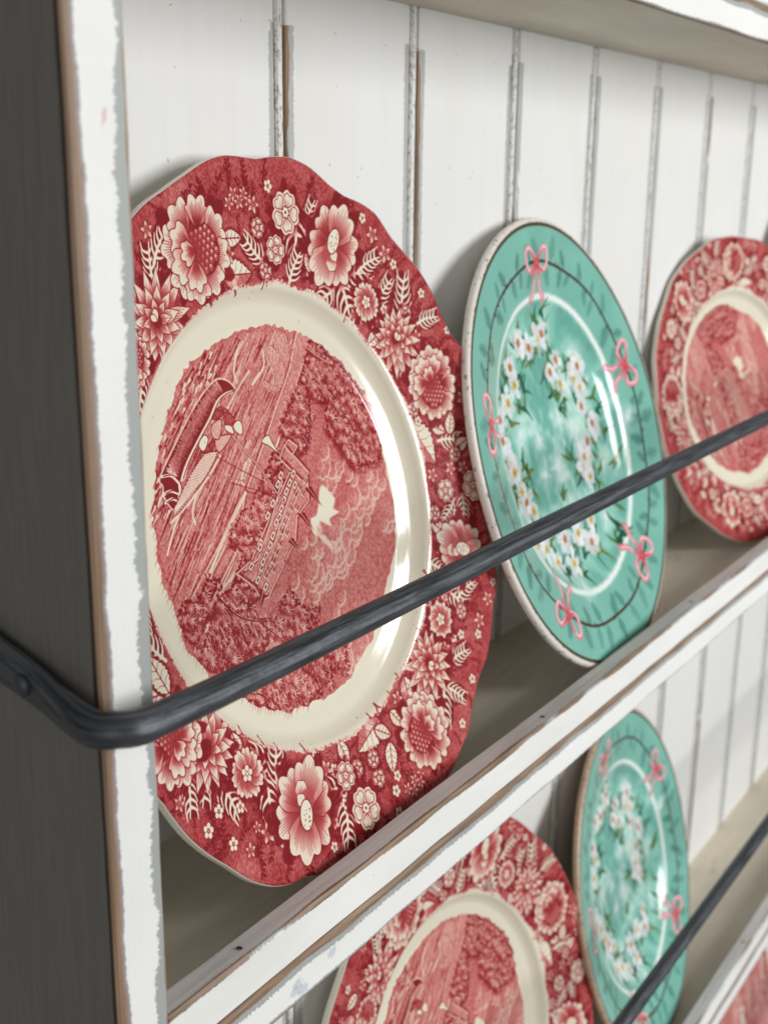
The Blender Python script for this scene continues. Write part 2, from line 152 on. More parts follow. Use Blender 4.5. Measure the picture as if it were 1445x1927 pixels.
def halo(c,x,y,r):
    c.dot(x,y,r*1.08,[1.],.92,soft=1.6)
    for k in range(9):
        t=R_.uniform(0,6.283); l=r*R_.uniform(.35,.6); q=rt(r*1.05,0,t,x,y)
        e=[rt(l*.8*math.cos(u),l*.42*math.sin(u),t+R_.uniform(-.1,.1),*q) for u in np.linspace(0,6.283,10)[:-1]]
        c.poly(e,[1.],.9,soft=.3)
def fl_cosmos(c,x,y,r,a,n=5):
    halo(c,x,y,r*.98)
    for k in range(n):
        t=a+k*2*math.pi/n
        petal(c,x,y,t,r*1.04,r*.98,notch=.12,hatch=0,base=0,ow=.3)
    for k in range(n):
        t=a+k*2*math.pi/n; qx,qy=rt(r*.22,0,t,x,y)
        petal(c,qx,qy,t,r*.66,r*.66,notch=.16,hatch=0,base=0,ow=.42)
        for j in range(5): c.line([rt(r*.25,0,t+(j-2)*.2,x,y),rt(r*.55,0,t+(j-2)*.2,x,y)],.28,[.9],.9,taper=.6)
    c.dot(x,y,r*.27,[.95]); 
    for k in range(6): c.dot(*rt(r*.15,0,a+k*1.047,x,y),r*.085,[0.])
def fl_star(c,x,y,r,a,n=5):
    c.dot(x,y,r*.9,[.9],.6,soft=.8)
    for k in range(n): petal(c,x,y,a+k*2*math.pi/n,r,r*.62,point=.1,hatch=1,hl=.5,ow=.28)
    c.dot(x,y,r*.17,[.95]); c.dot(x,y,r*.09,[.2])
def fl_tiny(c,x,y,r,a):
    c.dot(x,y,r*.9,[.92],.6,soft=.6)
    for k in range(5): c.dot(*rt(r*.58,0,a+k*1.2566,x,y),r*.42,[.93]); 
    for k in range(5): c.dot(*rt(r*.58,0,a+k*1.2566,x,y),r*.33,[0.])
    c.dot(x,y,r*.2,[.9]); c.dot(x,y,r*.1,[.1])
def fl_daisy(c,x,y,r,a,n=10):
    halo(c,x,y,r*1.0)
    for k in range(n): petal(c,x,y,a+k*2*math.pi/n,r*R_.uniform(.94,1.06),r*.68,ruff=.2,hatch=7,hl=.8)
    c.dot(x,y,r*.36,[.9])
    for k in range(5): c.dot(*rt(r*.22,0,a+k*1.2566,x,y),r*.12,[0.])
    c.dot(x,y,r*.08,[.1])
def fl_dahlia(c,x,y,r,a):
    halo(c,x,y,r*.85)
    # long stemward petals to one side, rounder short ones to the other
    for k in range(15):
        t=a+k*2*math.pi/15+R_.uniform(-.08,.08); l=r*(1.05+.16*math.cos(t-a))
        petal(c,x,y,t,l,r*.42,point=.1,hatch=5,hl=.8,dark=.85)
    for k in range(11):
        t=a+.2+k*2*math.pi/11+R_.uniform(-.08,.08)
        petal(c,x,y,t,r*.78,r*.4,point=.12,hatch=5,hl=.75,dark=.85)
    for k in range(8):
        petal(c,x,y,a+k*2*math.pi/8+.3,r*.5,r*.3,point=.1,hatch=4,hl=.75,dark=.9)
    c.dot(x,y,r*.17,[.95]); petal(c,x,y,a+1.2,r*.3,r*.22,hatch=0); petal(c,x,y,a+2.,r*.26,r*.18,hatch=0)
def fl_poppy(c,x,y,r,a):
    halo(c,x,y,r*.95)
    for t,l,w in ((2.2,.95,.95),(3.6,.9,.9),(.4,1.0,1.0),(-.75,.98,.95),(1.35,1.1,1.05),(-1.9,1.1,1.0)):
        petal(c,x,y,a+t,r*l,r*w,ruff=.26,hatch=13,hl=.86,dark=.9,ow=.42)
    petal(c,*rt(r*.1,-r*.1,a,x,y),a-1.6,r*.5,r*.42,ruff=.1,hatch=8,hl=.6)
    c.dot(*rt(-r*.1,-r*.2,a,x,y),r*.22,[.72],.9,soft=.5)
    petal(c,*rt(r*.25,-r*.3,a,x,y),a+2.4,r*.3,r*.3,hatch=0)
    e=[rt(r*.33*math.cos(t),r*.21*math.sin(t),a+1.45,*rt(0,r*.13,a,x,y)) for t in np.linspace(0,6.283,20)[:-1]]
    c.poly(e,[0.]); c.line(e+[e[0]],.45,[.97])
    for k in range(17): 
        u,v=R_.uniform(-.22,.25),R_.uniform(-.13,.13); c.dot(*rt(r*u,r*v,a+1.45,*rt(0,r*.13,a,x,y)),.24,[.95])
def fl_peony(c,x,y,r,a):
    """seen half from the side: big cupped petals on one side, a packed heart of scales on the other"""
    halo(c,x,y,r*.9)
    for t,l,w,o in ((-2.6,.62,.85,.40),(2.7,.62,.85,.42),(1.9,.66,.8,.40),(1.1,.62,.75,.42),(.3,.6,.8,.45),(-.5,.62,.8,.42),(-1.25,.66,.8,.36),(-1.95,.62,.8,.40)):
        q=rt(r*o,0,a+t,x,y); petal(c,*q,a+t,r*l,r*w,ruff=.34,hatch=10,hl=.86,dark=.92,ow=.42)
    h=rt(r*.22,-r*.08,a,x,y); c.dot(*h,r*.50,[.97],1.,soft=.5)
    for row in range(7):
        for k in range(6):
            u=(k-2.5)*r*.155+(row%2)*r*.078; v=r*(.36-row*.125)
            if u*u*1.1+v*v<r*r*.21:
                q=rt(u,v,a,*h); c.dot(*q,r*.100,[.97]); c.dot(*rt(0,r*.012,a,*q),r*.078,[.74]); c.dot(*rt(0,r*.045,a,*q),r*.034,[.25],.85)
    for t,l,w,o in ((2.35,.62,.66,.18),(3.3,.72,.72,.12),(4.2,.6,.6,.2),(2.9,.46,.5,.02)):
        q=rt(r*o,0,a+t,x,y); petal(c,*q,a+t+.15,r*l,r*w,ruff=.34,hatch=11,hl=.66,dark=.85,ow=.45)
def fl_leaf(c,x,y,r,a,w=.62,split=True):
    L=2*r; n=9; up=[];dn=[]
    for i in range(n*2+1):
        t=i/(n*2); h=math.sin(math.pi*t**.8)*w*r*(1+(.13 if i%2 else -.05)); X=L*t-r
        up.append(rt(X,h,a,x,y)); dn.append(rt(X,-h,a,x,y))
    full=up+dn[::-1]; c.line(full+[full[0]],1.6,[.95],.7)
    c.poly(full,[0.]); mid=[rt(-r,0,a,x,y),rt(r,0,a,x,y)]
    if split:
        h=dn[::-1]; c.poly(mid+h[:],[.8],.75,soft=.5); 
        c.poly([rt(-r*.6,0,a,x,y),rt(r*.1,0,a,x,y),rt(-r*.2,-w*r*.9,a,x,y),rt(-r*.6,-w*r*.5,a,x,y)],[.05],.8,soft=1.)
    c.line(mid,.45,[.95])
    for k in range(4):
        t=-.6+k*.38
        for s in (1,-1): c.line(smooth([rt(r*t,0,a,x,y),rt(r*(t+.2),s*w*r*.45,a,x,y),rt(r*(t+.22),s*w*r*.8,a,x,y)],3),.3,[.9],.9,taper=.5)
    c.line(full+[full[0]],.35,[.97])
def fl_frond(c,x,y,r,a):
    q=[rt(u*r,v*r,a,x,y) for u,v in ((-1.05,.1),(-.5,.55),(.3,.75),(1.05,.55),(1.2,0),(.9,-.5),(.2,-.75),(-.5,-.5))]
    c.poly(smooth(q,4,True),[1.],.92,soft=.5)
    st=[rt(-r*1.15,0,a,x,y),rt(-r*.3,r*.08,a,x,y),rt(r*.4,-r*.02,a,x,y),rt(r*1.15,-r*.2,a,x,y)]
    c.line(smooth(st,4),.15*r+.4,[0.],1,taper=.6)
    for k in range(5):
        t=-.85+k*.38
        for s in (1,-1):
            b=rt(r*t,0,a,x,y); m_=rt(r*(t+.22),s*r*.38,a,x,y); e=rt(r*(t+.62),s*r*(.66-.06*k),a,x,y)
            c.line(smooth([b,m_,e],4),.11*r+.42,[0.],1,taper=.7)
def fl_cluster(c,x,y,r,a,n=5):
    for k in range(n):
        t=(k-(n-1)/2)/(n/2); fl_star(c,*rt(t*r*1.15,(.28 if k%2 else -.2)*r,a,x,y),r*R_.uniform(.38,.5),R_.random()*6)
def sprig(c,x,y,r,a,ink):
    ink=1.;st=smooth([rt(0,0,a,x,y),rt(r*.5,r*.1,a,x,y),rt(r,r*R_.uniform(-.3,.3),a,x,y)],3)
    c.line(st,.28,[ink],.8)
    for k,(px,py) in enumerate(st[1:]):
        for s in (1,-1):
            b=a+s*R_.uniform(.6,1.); l=r*.22
            e=[rt(l*.5+l*.5*math.cos(t),l*.26*math.sin(t),b,px,py) for t in np.linspace(0,6.283,9)[:-1]]
            if R_.random()<.6: c.poly(e,[ink],.9)
            else: c.line(e+[e[0]],.22,[ink],.8)
FL={'peony':fl_peony,'rose':fl_peony,'poppy':fl_poppy,'daisy':fl_daisy,'dahlia':fl_dahlia,'cosmos':fl_cosmos,
 'cos_s':lambda c,x,y,r,a:fl_cosmos(c,x,y,r,a),'star':fl_star,'tiny':fl_tiny,'frond':fl_frond,'leafa':lambda c,x,y,r,a:fl_leaf(c,x,y,r*1.15,a,.55,False),
 'leafb':lambda c,x,y,r,a:fl_leaf(c,x,y,r*1.25,a,.62,True),'cluster':fl_cluster,'cluster2':lambda c,x,y,r,a:fl_cluster(c,x,y,r,a,3)}
def rfun(tab,th):
    """closed radius table (degrees, mm); a hidden stretch is bridged smoothly"""
    a=np.array([t[0] for t in tab]); r=np.array([t[1] for t in tab])
    a=np.r_[a-360,a,a+360]; r=np.r_[r,r,r]
    return np.interp(np.degrees(th),a,r)
TD=[-.9,-.5,-.5,-.3,-.6,-.9,-1.0,-1.2]
def lobe(c,x,y,r,a):
    """one spray of leaves: shaded belly, light top, short dashes round its tip"""
    e=[rt(r*math.cos(u),r*.62*math.sin(u),a,x,y) for u in np.linspace(0,6.283,12)[:-1]]
    c.poly(e,[.34],.8,soft=.6); c.dot(*rt(-r*.2,-r*.35,a,x,y),r*.5,[1.],.6,soft=r*.35); c.dot(*rt(r*.25,r*.25,a,x,y),r*.32,[.06],.55,soft=r*.4)
    for k in range(13):
        u=-2.1+4.2*k/12+R_.uniform(-.1,.1); q=rt(r*.95*math.cos(u),r*.62*math.sin(u),a,x,y); q0=rt(r*.5*math.cos(u),r*.34*math.sin(u),a,x,y)
        c.line([q,q0],.62,[.97],.9,taper=.6); c.dot(*q,.28,[1.],.8)
    for k in range(5): q=rt(R_.uniform(-.5,.5)*r,R_.uniform(-.3,.35)*r,a,x,y); c.line([q,rt(r*.3,0,a+R_.uniform(-.5,.5),*q)],.22,[R_.choice([.05,.97])],.8)
def paint_scene(c):
    D=PD; rg=np.random.default_rng(3)
    pic=D['pic']; N=len(pic); c0=np.mean(pic,0)
    # ragged outline
    rag=[]
    ps=smooth(pic,7,True)
    for i,(x,y) in enumerate(ps):
        k=1+R_.uniform(-.010,.014)
        rag.append((c0[0]+(x-c0[0])*k,c0[1]+(y-c0[1])*k))
    c.poly(rag,[.60])
    keep=c.a.copy()
    def inpic(X,Y): return np.hypot(X-c0[0],Y-c0[1])<67.5
    # sky stipple and soft cloud tone
    n=c.n; st=noise2(n,n//4,rg); big=noise2(n,14,rg)
    # water
    import itertools
    wat=D['water']; s=c
    k=wat
    msk=Canvas(c.h,1.5,[0.]); msk.poly(wat,[1.]); pm=Canvas(c.h,1.5,[0.]); pm.poly(rag,[1.])
    def inm(M,x,y):
        i=int((x+c.h)*1.5); j=int((y+c.h)*1.5)
        return 0<=i<M.n and 0<=j<M.n and M.a[j,i,0]>.5
    c.poly(wat,[.54],mask=lambda X,Y:(np.hypot(X-c0[0],Y-c0[1])<66).astype(np.float32))
    wa=math.radians(-60)
    # direction of the ripples, measured between two shore points
    (x1,y1),(x2,y2)=D['white'][0][0],D['white'][0][-1]; wa=math.atan2(y2-y1,x2-x1)
    bx,by=D['hull'][6]
    for k in range(3800):
        x=R_.uniform(-75,75);y=R_.uniform(-75,75)
        if not(inm(msk,x,y) and inm(pm,x,y)): continue
        L=R_.uniform(2,13); near=False
        e=rt(L,R_.uniform(-.12,.12),wa,x,y)
        if not inm(pm,*e): continue
        v=R_.choice([1.,.95,.9,.8,.1,.0,.0,.85]); c.line([(x,y),e],R_.uniform(.18,.5 if v<.4 else .75),[v],.8,taper=.5)
    # choppy water outside the hull
    for k in range(420):
        t=R_.random(); i=int(t*11); a0=np.array(D['hull'][2+i]); a1=np.array(D['hull'][3+i])
        p_=a0+(a1-a0)*R_.random(); d_=R_.uniform(1,17); cdir=(p_-c0); cdir/=np.hypot(*cdir)
        q=p_+cdir*d_+np.array([R_.uniform(-4,4),R_.uniform(-4,4)])
        if inm(pm,*q) and inm(msk,*q):
            c.line([tuple(q),rt(R_.uniform(1.5,4),R_.uniform(-.5,.5),wa,*q)],R_.uniform(.5,1.3),[R_.choice([.95,.9,0.,.05,.85])],.85,taper=.8)
    for s_ in D['strip']: c.line(s_+[s_[0]],3.0,[.85],.45); c.poly(s_,[.50]); 
    for s_ in D['strip']:
        c.line(s_+[s_[0]],.7,[.08],.8); c.line([(x+.6,y-.3) for x,y in s_],.3,[.95],.7)
    for l in D['white']: c.line(smooth(l,3),.9,[.03],.9)
    # clouds
    sp0,sp1,sp2=[np.array(p) for p in D['spire'][0]]; up=sp2-(sp0+sp1)/2; ua=math.atan2(up[1],up[0])
    puffs=[]
    for l in D['cl']:
        for (x,y) in smooth(l,1)[::1]: puffs.append((x,y))
    puffs=[p for p in puffs if inm(pm,*p)]; R_.shuffle(puffs)
    puffs=sorted(puffs[:70],key=lambda p:-(p[0]*math.cos(ua)+p[1]*math.sin(ua)))
    for x,y in puffs:
        r=R_.uniform(2.4,6.0); c.dot(x,y,r,[R_.uniform(.56,.68)],.9,soft=.5); c.dot(*rt(r*.35,0,ua,x,y),r*.5,[.38],.6,soft=r*.45)
        pr=None
        for k in range(17):
            u=ua-1.35+2.7*k/16; rr_=r*(1+.07*math.sin(k*1.7+x)); q=(x+rr_*math.cos(u),y+rr_*math.sin(u))
            if pr: c.line([pr,q],.40,[.06],.8*math.sin(math.pi*k/16)+.1); c.line([pr,q],1.3,[.22],.25)
            pr=q
    for k in range(60):   # long thin streaks of sky
        x,y=R_.uniform(5,60),R_.uniform(-60,20)
        if inm(pm,x,y) and not inm(msk,x,y): c.line(smooth([(x,y),rt(R_.uniform(3,8),R_.uniform(-1,1),ua+1.57,x,y),rt(R_.uniform(9,14),R_.uniform(-1,1),ua+1.57,x,y)],3),.5,[.40],.45,taper=.6)
    c.poly(smooth(D['cloud'],3,True),[.0],soft=.4); c.poly(D['cloud2'],[.08],soft=.6)
    c.dot(*np.mean(D['cloud'][8:11],0),1.4,[.5],.7,soft=1)
    # foliage
    for ti,t in enumerate(D['trees']):
        t=np.array(t); tm=Canvas(c.h,1.5,[0.]); tm.poly(t,[1.])
        c.poly(smooth(list(map(tuple,t)),2,True),[.62],.8,soft=.8)
        A=tm.a.sum()/2.25; x0,y0=t.min(0);x1,y1=t.max(0)
        lim=int(A/7.5)+4; cnt=0
        for k in range(lim*8):
            x=R_.uniform(x0,x1);y=R_.uniform(y0,y1)
            if not inm(tm,x,y): continue
            cnt+=1
            if cnt>lim: break
            lobe(c,x,y,R_.uniform(2.2,4.6),TD[ti]+R_.uniform(-.5,.5))
        # leafy fringe
        for i in range(len(t)):
            a_,b_=t[i-1],t[i]; L=np.hypot(*(b_-a_))
            for k in range(int(L/1.1)):
                q=a_+(b_-a_)*k*1.1/L; c.dot(q[0]+R_.uniform(-.5,.5),q[1]+R_.uniform(-.5,.5),R_.uniform(.4,.8),[.95],.9)
    # castle
    for w_ in D['wall']: c.poly(w_,[.50]); c.line([(x+.8,y+.4) for x,y in w_+[w_[0]]],1.4,[.95],.7); c.line(w_+[w_[0]],.5,[.05],.9)
    ca=math.atan2(*(np.array(D['lines'][0][-1])-np.array(D['lines'][0][0]))[::-1])
    for l in D['lines']: c.line(l,1.,[.95]); c.line([(x+.7,y+.4) for x,y in l],.5,[.05])
    for i,(x,y) in enumerate(D['win']):
        q=[rt(u*1.15,v*1.3,ca,x,y) for u,v in ((-1.5,-.85),(1.5,-.85),(1.5,.85),(-1.5,.85))]
        c.poly(q,[.02]); c.line(q+[q[0]],.3,[.95]); q=[rt(u,v,ca,x,y) for u,v in ((-.8,-.4),(.8,-.4),(.8,.4),(-.8,.4))]; c.poly(q,[.95])
    for i,(x,y) in enumerate(D['win2']):
        q=[rt(u,v,ca,x,y) for u,v in ((-1.3,-.9),(1.0,-.9),(1.0,.7),(-1.3,.7))]; c.poly(q,[.95]); c.line([rt(-1.7,-.2,ca,x,y),rt(1.4,-.2,ca,x,y)],.35,[.05]);c.line([rt(.9,-1.,ca,x,y),rt(.9,1.4,ca,x,y)],.35,[.05])
    for s_ in D['spire']: c.poly(s_,[.97]); m_=(np.array(s_[0])+np.array(s_[1]))/2; c.line([tuple(m_),s_[2]],.3,[.1],.8)
    for b in D['branch']: c.line(smooth(b,4),.8,[.98],1,taper=.5); c.line([(x+.35,y+.2) for x,y in smooth(b,4)],.25,[.05],.8,taper=.4)
    # big engraved crown strokes at the foot
    sm_=Canvas(c.h,1.5,[0.]); sm_.poly(D['sunk'],[1.])
    for k in range(900):
        x=R_.uniform(-60,45);y=R_.uniform(-72,-5)
        if inm(sm_,x,y) and inm(pm,x,y):
            f_=math.sin(x*.5+y*.13)+.3*math.sin(y*.7)
            b=math.radians(-78)+R_.uniform(-.25,.25); l=R_.uniform(1.5,4)
            c.line([(x,y),rt(l,0,b,x,y)],R_.uniform(.3,.9) if f_>0 else .3,[.97 if f_>0 else R_.choice([.05,.1,.85])],.85,taper=.7)
    # boat
    h=smooth(D['hull'],3,True); c.line(h+[h[0]],1.3,[.05],.8); c.poly(h,[.93])
    hh=smooth(D['hullh'],6)
    for i in range(len(hh)-1):
        x,y=hh[i]; dx,dy=hh[i+1][0]-x,hh[i+1][1]-y; a=math.atan2(dy,dx)
        for j in range(3):
            px,py=x+dx*j/3,y+dy*j/3; w_=R_.uniform(1.6,3.0); c.line([rt(0,-w_,a,px,py),rt(0,w_*.9,a,px,py)],.34,[.12],.7,taper=.5)
    c.line(hh,1.0,[.45],.4)
    for l in D['hullw']: c.line(smooth(l,4),1.,[.0]); c.line(smooth([(x+.8,y) for x,y in l],4),.35,[.95])
    for v,pl in zip(D['crewk'],D['crew']): c.poly(smooth(pl,3,True),[.35 if v<.5 else .8]); q=smooth(pl,3,True); c.line(q+[q[0]],.4,[.97])
    pl=np.array(D['crew'][4])
    for k in range(26):
        t=k/25; i=int(t*2.999); f_=t*3-i; a_=pl[1+i]+(pl[2+i]-pl[1+i])*f_ if i<2 else pl[3]
        b_=pl[(7-i)%7]+(pl[(6-i)]-pl[(7-i)%7])*f_
        c.line([tuple(a_),tuple(b_)],.35,[.0],.9)
    for pl in D['figw']: q=smooth(pl,3,True); c.poly(q,[0.]); c.line(q+[q[0]],.35,[.97])
    for pl in D['cloth']: 
        q=smooth(pl,3,True); c.poly(q,[.4]); c.line(q+[q[0]],.5,[.02]); 
        for i in range(0,len(q)//2): c.line([q[i],q[-1-i]],.25,[.85],.7)
        c.line([(x+.3,y) for x,y in q],.25,[.97])
    for l,w_ in D['oar']: c.line(l,.33*w_,[.95]); c.line(l,.14*w_,[.1] if w_>1.3 else [.9])
    # fine engraved stipple everywhere in the picture
    g=(st-.5)*.26*(c.a[...,0]>.2)*(c.a[...,0]<.9)+(big-.5)*.10*(c.a[...,0]>.3)
    c.a[...,0]=np.clip(c.a[...,0]+g,0,1)
    yy,xx=np.mgrid[0:n,0:n].astype(np.float32)/c.r-c.h
    out=Canvas(c.h,c.r,[0.]); out.poly(rag,[1.]); c.a*=out.a
    for k in range(0,len(rag),1):  # strokes that run past the edge
        x,y=rag[k]
        if x>-10: continue
        c.line([(x,y),rt(R_.uniform(1,3),0,wa,x,y)],.4,[.7],.8,taper=.8)
def paint_red(res=6.):
    rg=np.random.default_rng(5); D=PD
    c=Canvas(140.,res,[0.]); paint_scene(c)
    n=c.n; yy,xx=np.mgrid[0:n,0:n].astype(np.float32); xx=(xx+.5)/c.r-c.h; yy=(yy+.5)/c.r-c.h
    th=np.arctan2(yy,xx); rr=np.hypot(xx,yy); ri=rfun(D['inn'],th)+1.2*np.sin(th*23)*.5
    ri=ri+(noise2(n,420,rg)-.5)*1.6
    b=Canvas(140.,res,[.74])
    big=noise2(n,22,rg); fine=noise2(n,n//4,rg); mid=noise2(n,90,rg)
    b.a[...,0]+= (big-.5)*.14+(fine-.5)*.22+(mid-.5)*.08
    for k in range(520):
        t=R_.uniform(0,6.283); r=R_.uniform(98,124); x,y=r*math.cos(t),r*math.sin(t)
        sprig(b,x,y,R_.uniform(5,11),t+R_.choice([0,math.pi])+R_.uniform(-.8,.8),R_.choice([.97,.92,1.]))
    for k in range(230):
        t=R_.uniform(0,6.283); r=R_.uniform(86,104); x,y=r*math.cos(t),r*math.sin(t)
        sprig(b,x,y,R_.uniform(4,7),t+R_.uniform(-2,2),.97)
    D['M']=D['M']+[('poppy',-103,6,13,0),('daisy',-98,-16,7,0),('frond',-96,-6,7,200),('frond',-97,20,7,120),('cosmos',-104,27,7,0),('cosmos',-96,34,5,0),('frond',-104,-26,6,250),('star',-117,18,3.4,0),('star',-117,-8,3.4,0),('tiny',-116,-20,2.2,0),('cluster',-112,38,6,0)] if len(D['M'])<90 else D['M']
    if len(D['M'])<110:
        M=list(D['M'])
        for k_ in range(900):
            t=R_.uniform(0,6.283); r=R_.uniform(89,113); x,y=r*math.cos(t),r*math.sin(t)
            kd,sz=R_.choice([('frond',4.8),('frond',6),('leafa',4),('star',3),('leafb',4.6),('tiny',2.3),('cos_s',3.4)])
            if all(math.hypot(x-m[1],y-m[2])>(m[3]*(.9 if m[0]!='frond' else .7)+sz*.75) for m in M): M.append((kd,x,y,sz,math.degrees(t)+R_.uniform(-80,80)))
            r=R_.uniform(113,120); x,y=r*math.cos(t),r*math.sin(t)
            if k_<260 and all(math.hypot(x-m[1],y-m[2])>m[3]+5 for m in M): M.append((R_.choice(['tiny','star']),x,y,R_.uniform(2,3),0))
            if len(M)>190: break
        D['M']=M
    order={'frond':0,'leafa':1,'leafb':1,'cluster':2,'cluster2':2,'tiny':2,'star':2,'cos_s':2,'cosmos':3,'daisy':3,'poppy':4,'dahlia':4,'peony':5,'rose':5}
    for k,x,y,s,a in sorted(D['M'],key=lambda m:order[m[0]]):
        t=math.atan2(y,x)
        r=s*(1.38 if k=='frond' else 1.16 if k in('leafa','leafb','daisy','poppy','dahlia') else 1.06)
        if k in('frond',): ang=math.radians(a)
        elif k in('leafa','leafb'): ang=math.radians(a) 
        else: ang=t-math.pi/2+math.radians(0)
        FL[k](b,x,y,r,ang)
    m=np.clip((rr-ri)*3+.5,0,1)
    c.a[...,0]=c.a[...,0]*(1-m)+b.a[...,0]*m
    # small leaves that hang over the cream shoulder
    for k in range(1900):
        t=R_.uniform(0,6.283); r=float(rfun(D['inn'],t))+R_.uniform(-.4,.6); c.line([(r*math.cos(t),r*math.sin(t)),rt(R_.uniform(.4,1.3),0,t+math.pi+R_.uniform(-.5,.5),r*math.cos(t),r*math.sin(t))],.22,[.62],.8,taper=.7)
    for k in range(30):
        t=R_.uniform(0,6.283); r=float(rfun(D['inn'],t))
        sprig(c,r*math.cos(t),r*math.sin(t),R_.uniform(1.6,3.2),t+math.pi+R_.uniform(-.9,.9),.8)
    ink=np.clip(c.a[...,0],0,1)
    st=np.array([0,.35,.6,.8,1.]); 
    C_=np.array([(224,218,198),(216,162,152),(192,108,104),(163,57,60),(122,20,29)],np.float32)/255
    img=np.stack([np.interp(ink,st,C_[:,i]) for i in range(3)],-1).astype(np.float32)
    # age: faint brown specks on the cream
    s=Canvas(140.,res,[0.,0,0]); s.a=img
    for k in range(150):
        t=R_.uniform(0,6.283); r=R_.uniform(5,120); s.dot(r*math.cos(t),r*math.sin(t),R_.uniform(.12,.35),(.45,.35,.28),.5)
    return s.a
def paint_green(res=5.):
    rg=np.random.default_rng(9); c=Canvas(125.,res,[.47,.71,.65]); n=c.n
    yy,xx=np.mgrid[0:n,0:n].astype(np.float32); xx=(xx+.5)/c.r-c.h; yy=(yy+.5)/c.r-c.h; rr=np.hypot(xx,yy)
    inn=(np.clip((79-rr)/2,0,1))[...,None]
    a=noise2(n,16,rg); b=noise2(n,60,rg); 
    # brushed strokes: stretch one noise vertically
    st=np.repeat(noise2(n,140,rg)[::6],6,0)[:n]; st=np.pad(st,((0,n-st.shape[0]),(0,0)),mode='edge')
    teal=np.array([.46,.72,.66]); lite=np.array([.70,.87,.82]); dk=np.array([.38,.63,.58])
    f=np.clip((a-.5)*1.5+(b-.5)*.7,-.6,1.)[...,None]
    col=teal+np.where(f>0,(lite-teal)*f*.9,(teal-dk)*f)
    cen=np.exp(-(rr/45)**2)[...,None]*np.clip((b*.6+a*.7)-.55,0,1)[...,None]*1.6
    col=col+(np.array([.9,.95,.92])-col)*np.clip(cen,0,.7)
    c.a=(c.a*(1-inn)+col*inn).astype(np.float32)
    c.a+=((a-.5)*.04)[...,None]
    # soft grey-green fir sprigs on the rim
    def fern(x,y,r,t,al):
        e=rt(r,0,t,x,y); c.line([(x,y),e],.9,(.20,.42,.38),al)
        for k in range(5):
            for s_ in(1,-1):
                q=rt(r*(.10+.17*k),0,t,x,y); L=r*.5*(1-.1*k); e2=[rt(L*.5+L*.5*math.cos(u),L*.13*math.sin(u),t+s_*.6,*q) for u in np.linspace(0,6.283,9)[:-1]]; c.poly(e2,(.27,.49,.45),al*.9,soft=.4)
    for k in range(78):
        t=k*2*math.pi/78+R_.uniform(-.04,.04); s_=1 if k%2 else -1; x,y=95.5*math.cos(t),95.5*math.sin(t)
        fern(x,y,R_.uniform(9,15),t+(0 if s_>0 else math.pi)+R_.uniform(-.7,.7),R_.uniform(.4,.8))
    # vine with thorns
    vine=[((95.4+.7*math.sin(t*9))*math.cos(t),(95.4+.7*math.sin(t*9))*math.sin(t)) for t in np.linspace(0,2*math.pi,160)]
    c.line(vine,1.6,(.24,.16,.11),.92)
    for k in range(70):
        t=R_.uniform(0,6.283); x,y=95.4*math.cos(t),95.4*math.sin(t); c.line([(x,y),rt(2.2,0,t+R_.choice([0,math.pi])+.5,x,y)],.8,(.22,.14,.1),.9,taper=.6); c.dot(x,y,.9,(.22,.14,.1),.9)
    # white ring, brushed
    ring=[((78.5+R_.uniform(-.25,.25))*math.cos(t),(78.5+R_.uniform(-.25,.25))*math.sin(t)) for t in np.linspace(0,2*math.pi,220)]
    c.line(ring,4.6,(.72,.86,.82),.5); c.line(ring,2.6,(.93,.95,.93),.92)
    # wreath
    for x,y in PD['gw']:
        for k in range(7):
            t=R_.uniform(0,6.28); c.line([(x,y),rt(R_.uniform(4,10),0,t,x,y)],R_.uniform(2,4),(.80,.90,.87),.4,taper=.7)
        c.dot(x,y,6,(.85,.92,.9),.55,soft=5)
    for x,y in PD['gl']+[(a_+R_.uniform(-7,7),b_+R_.uniform(-7,7)) for a_,b_ in PD['gf']*2]:
        for k in range(3):
            t=R_.uniform(0,6.28); L=R_.uniform(5,11); col=R_.choice([(.08,.30,.22),(.10,.34,.24),(.42,.45,.15),(.30,.42,.16),(.16,.42,.30)]); 
            c.line([(x,y),rt(L*.5,.6,t,x,y),rt(L,0,t,x,y)],R_.uniform(2.2,3.8),col,.9,taper=.8)
    for x,y in PD['gf']:
        n_=R_.choice([5,6,7,8]); a0=R_.random()*6; r=R_.uniform(6.5,10.5)
        for k in range(n_):
            t=a0+k*2*math.pi/n_; rj=r*R_.uniform(.75,1.15); wj=R_.uniform(.24,.36); q=[rt(rj*.5+rj*.5*math.cos(u),r*wj*math.sin(u)*(1+.3*math.cos(u)),t+R_.uniform(-.08,.08),x,y) for u in np.linspace(0,6.283,12)[:-1]]
            v=R_.uniform(.80,.95); c.poly(q,(v,v+.01,v+.02),R_.choice([.95,.9,.7]),soft=.35); c.line([(x,y),rt(r*.7,0,t,x,y)],.5,(.68,.70,.72),.6)
        cc=R_.choice([(.78,.66,.22),(.72,.42,.22),(.82,.72,.32)]); c.dot(x,y,2.3,cc,.95,soft=.5); c.dot(x,y,.8,(.6,.35,.15),.7)
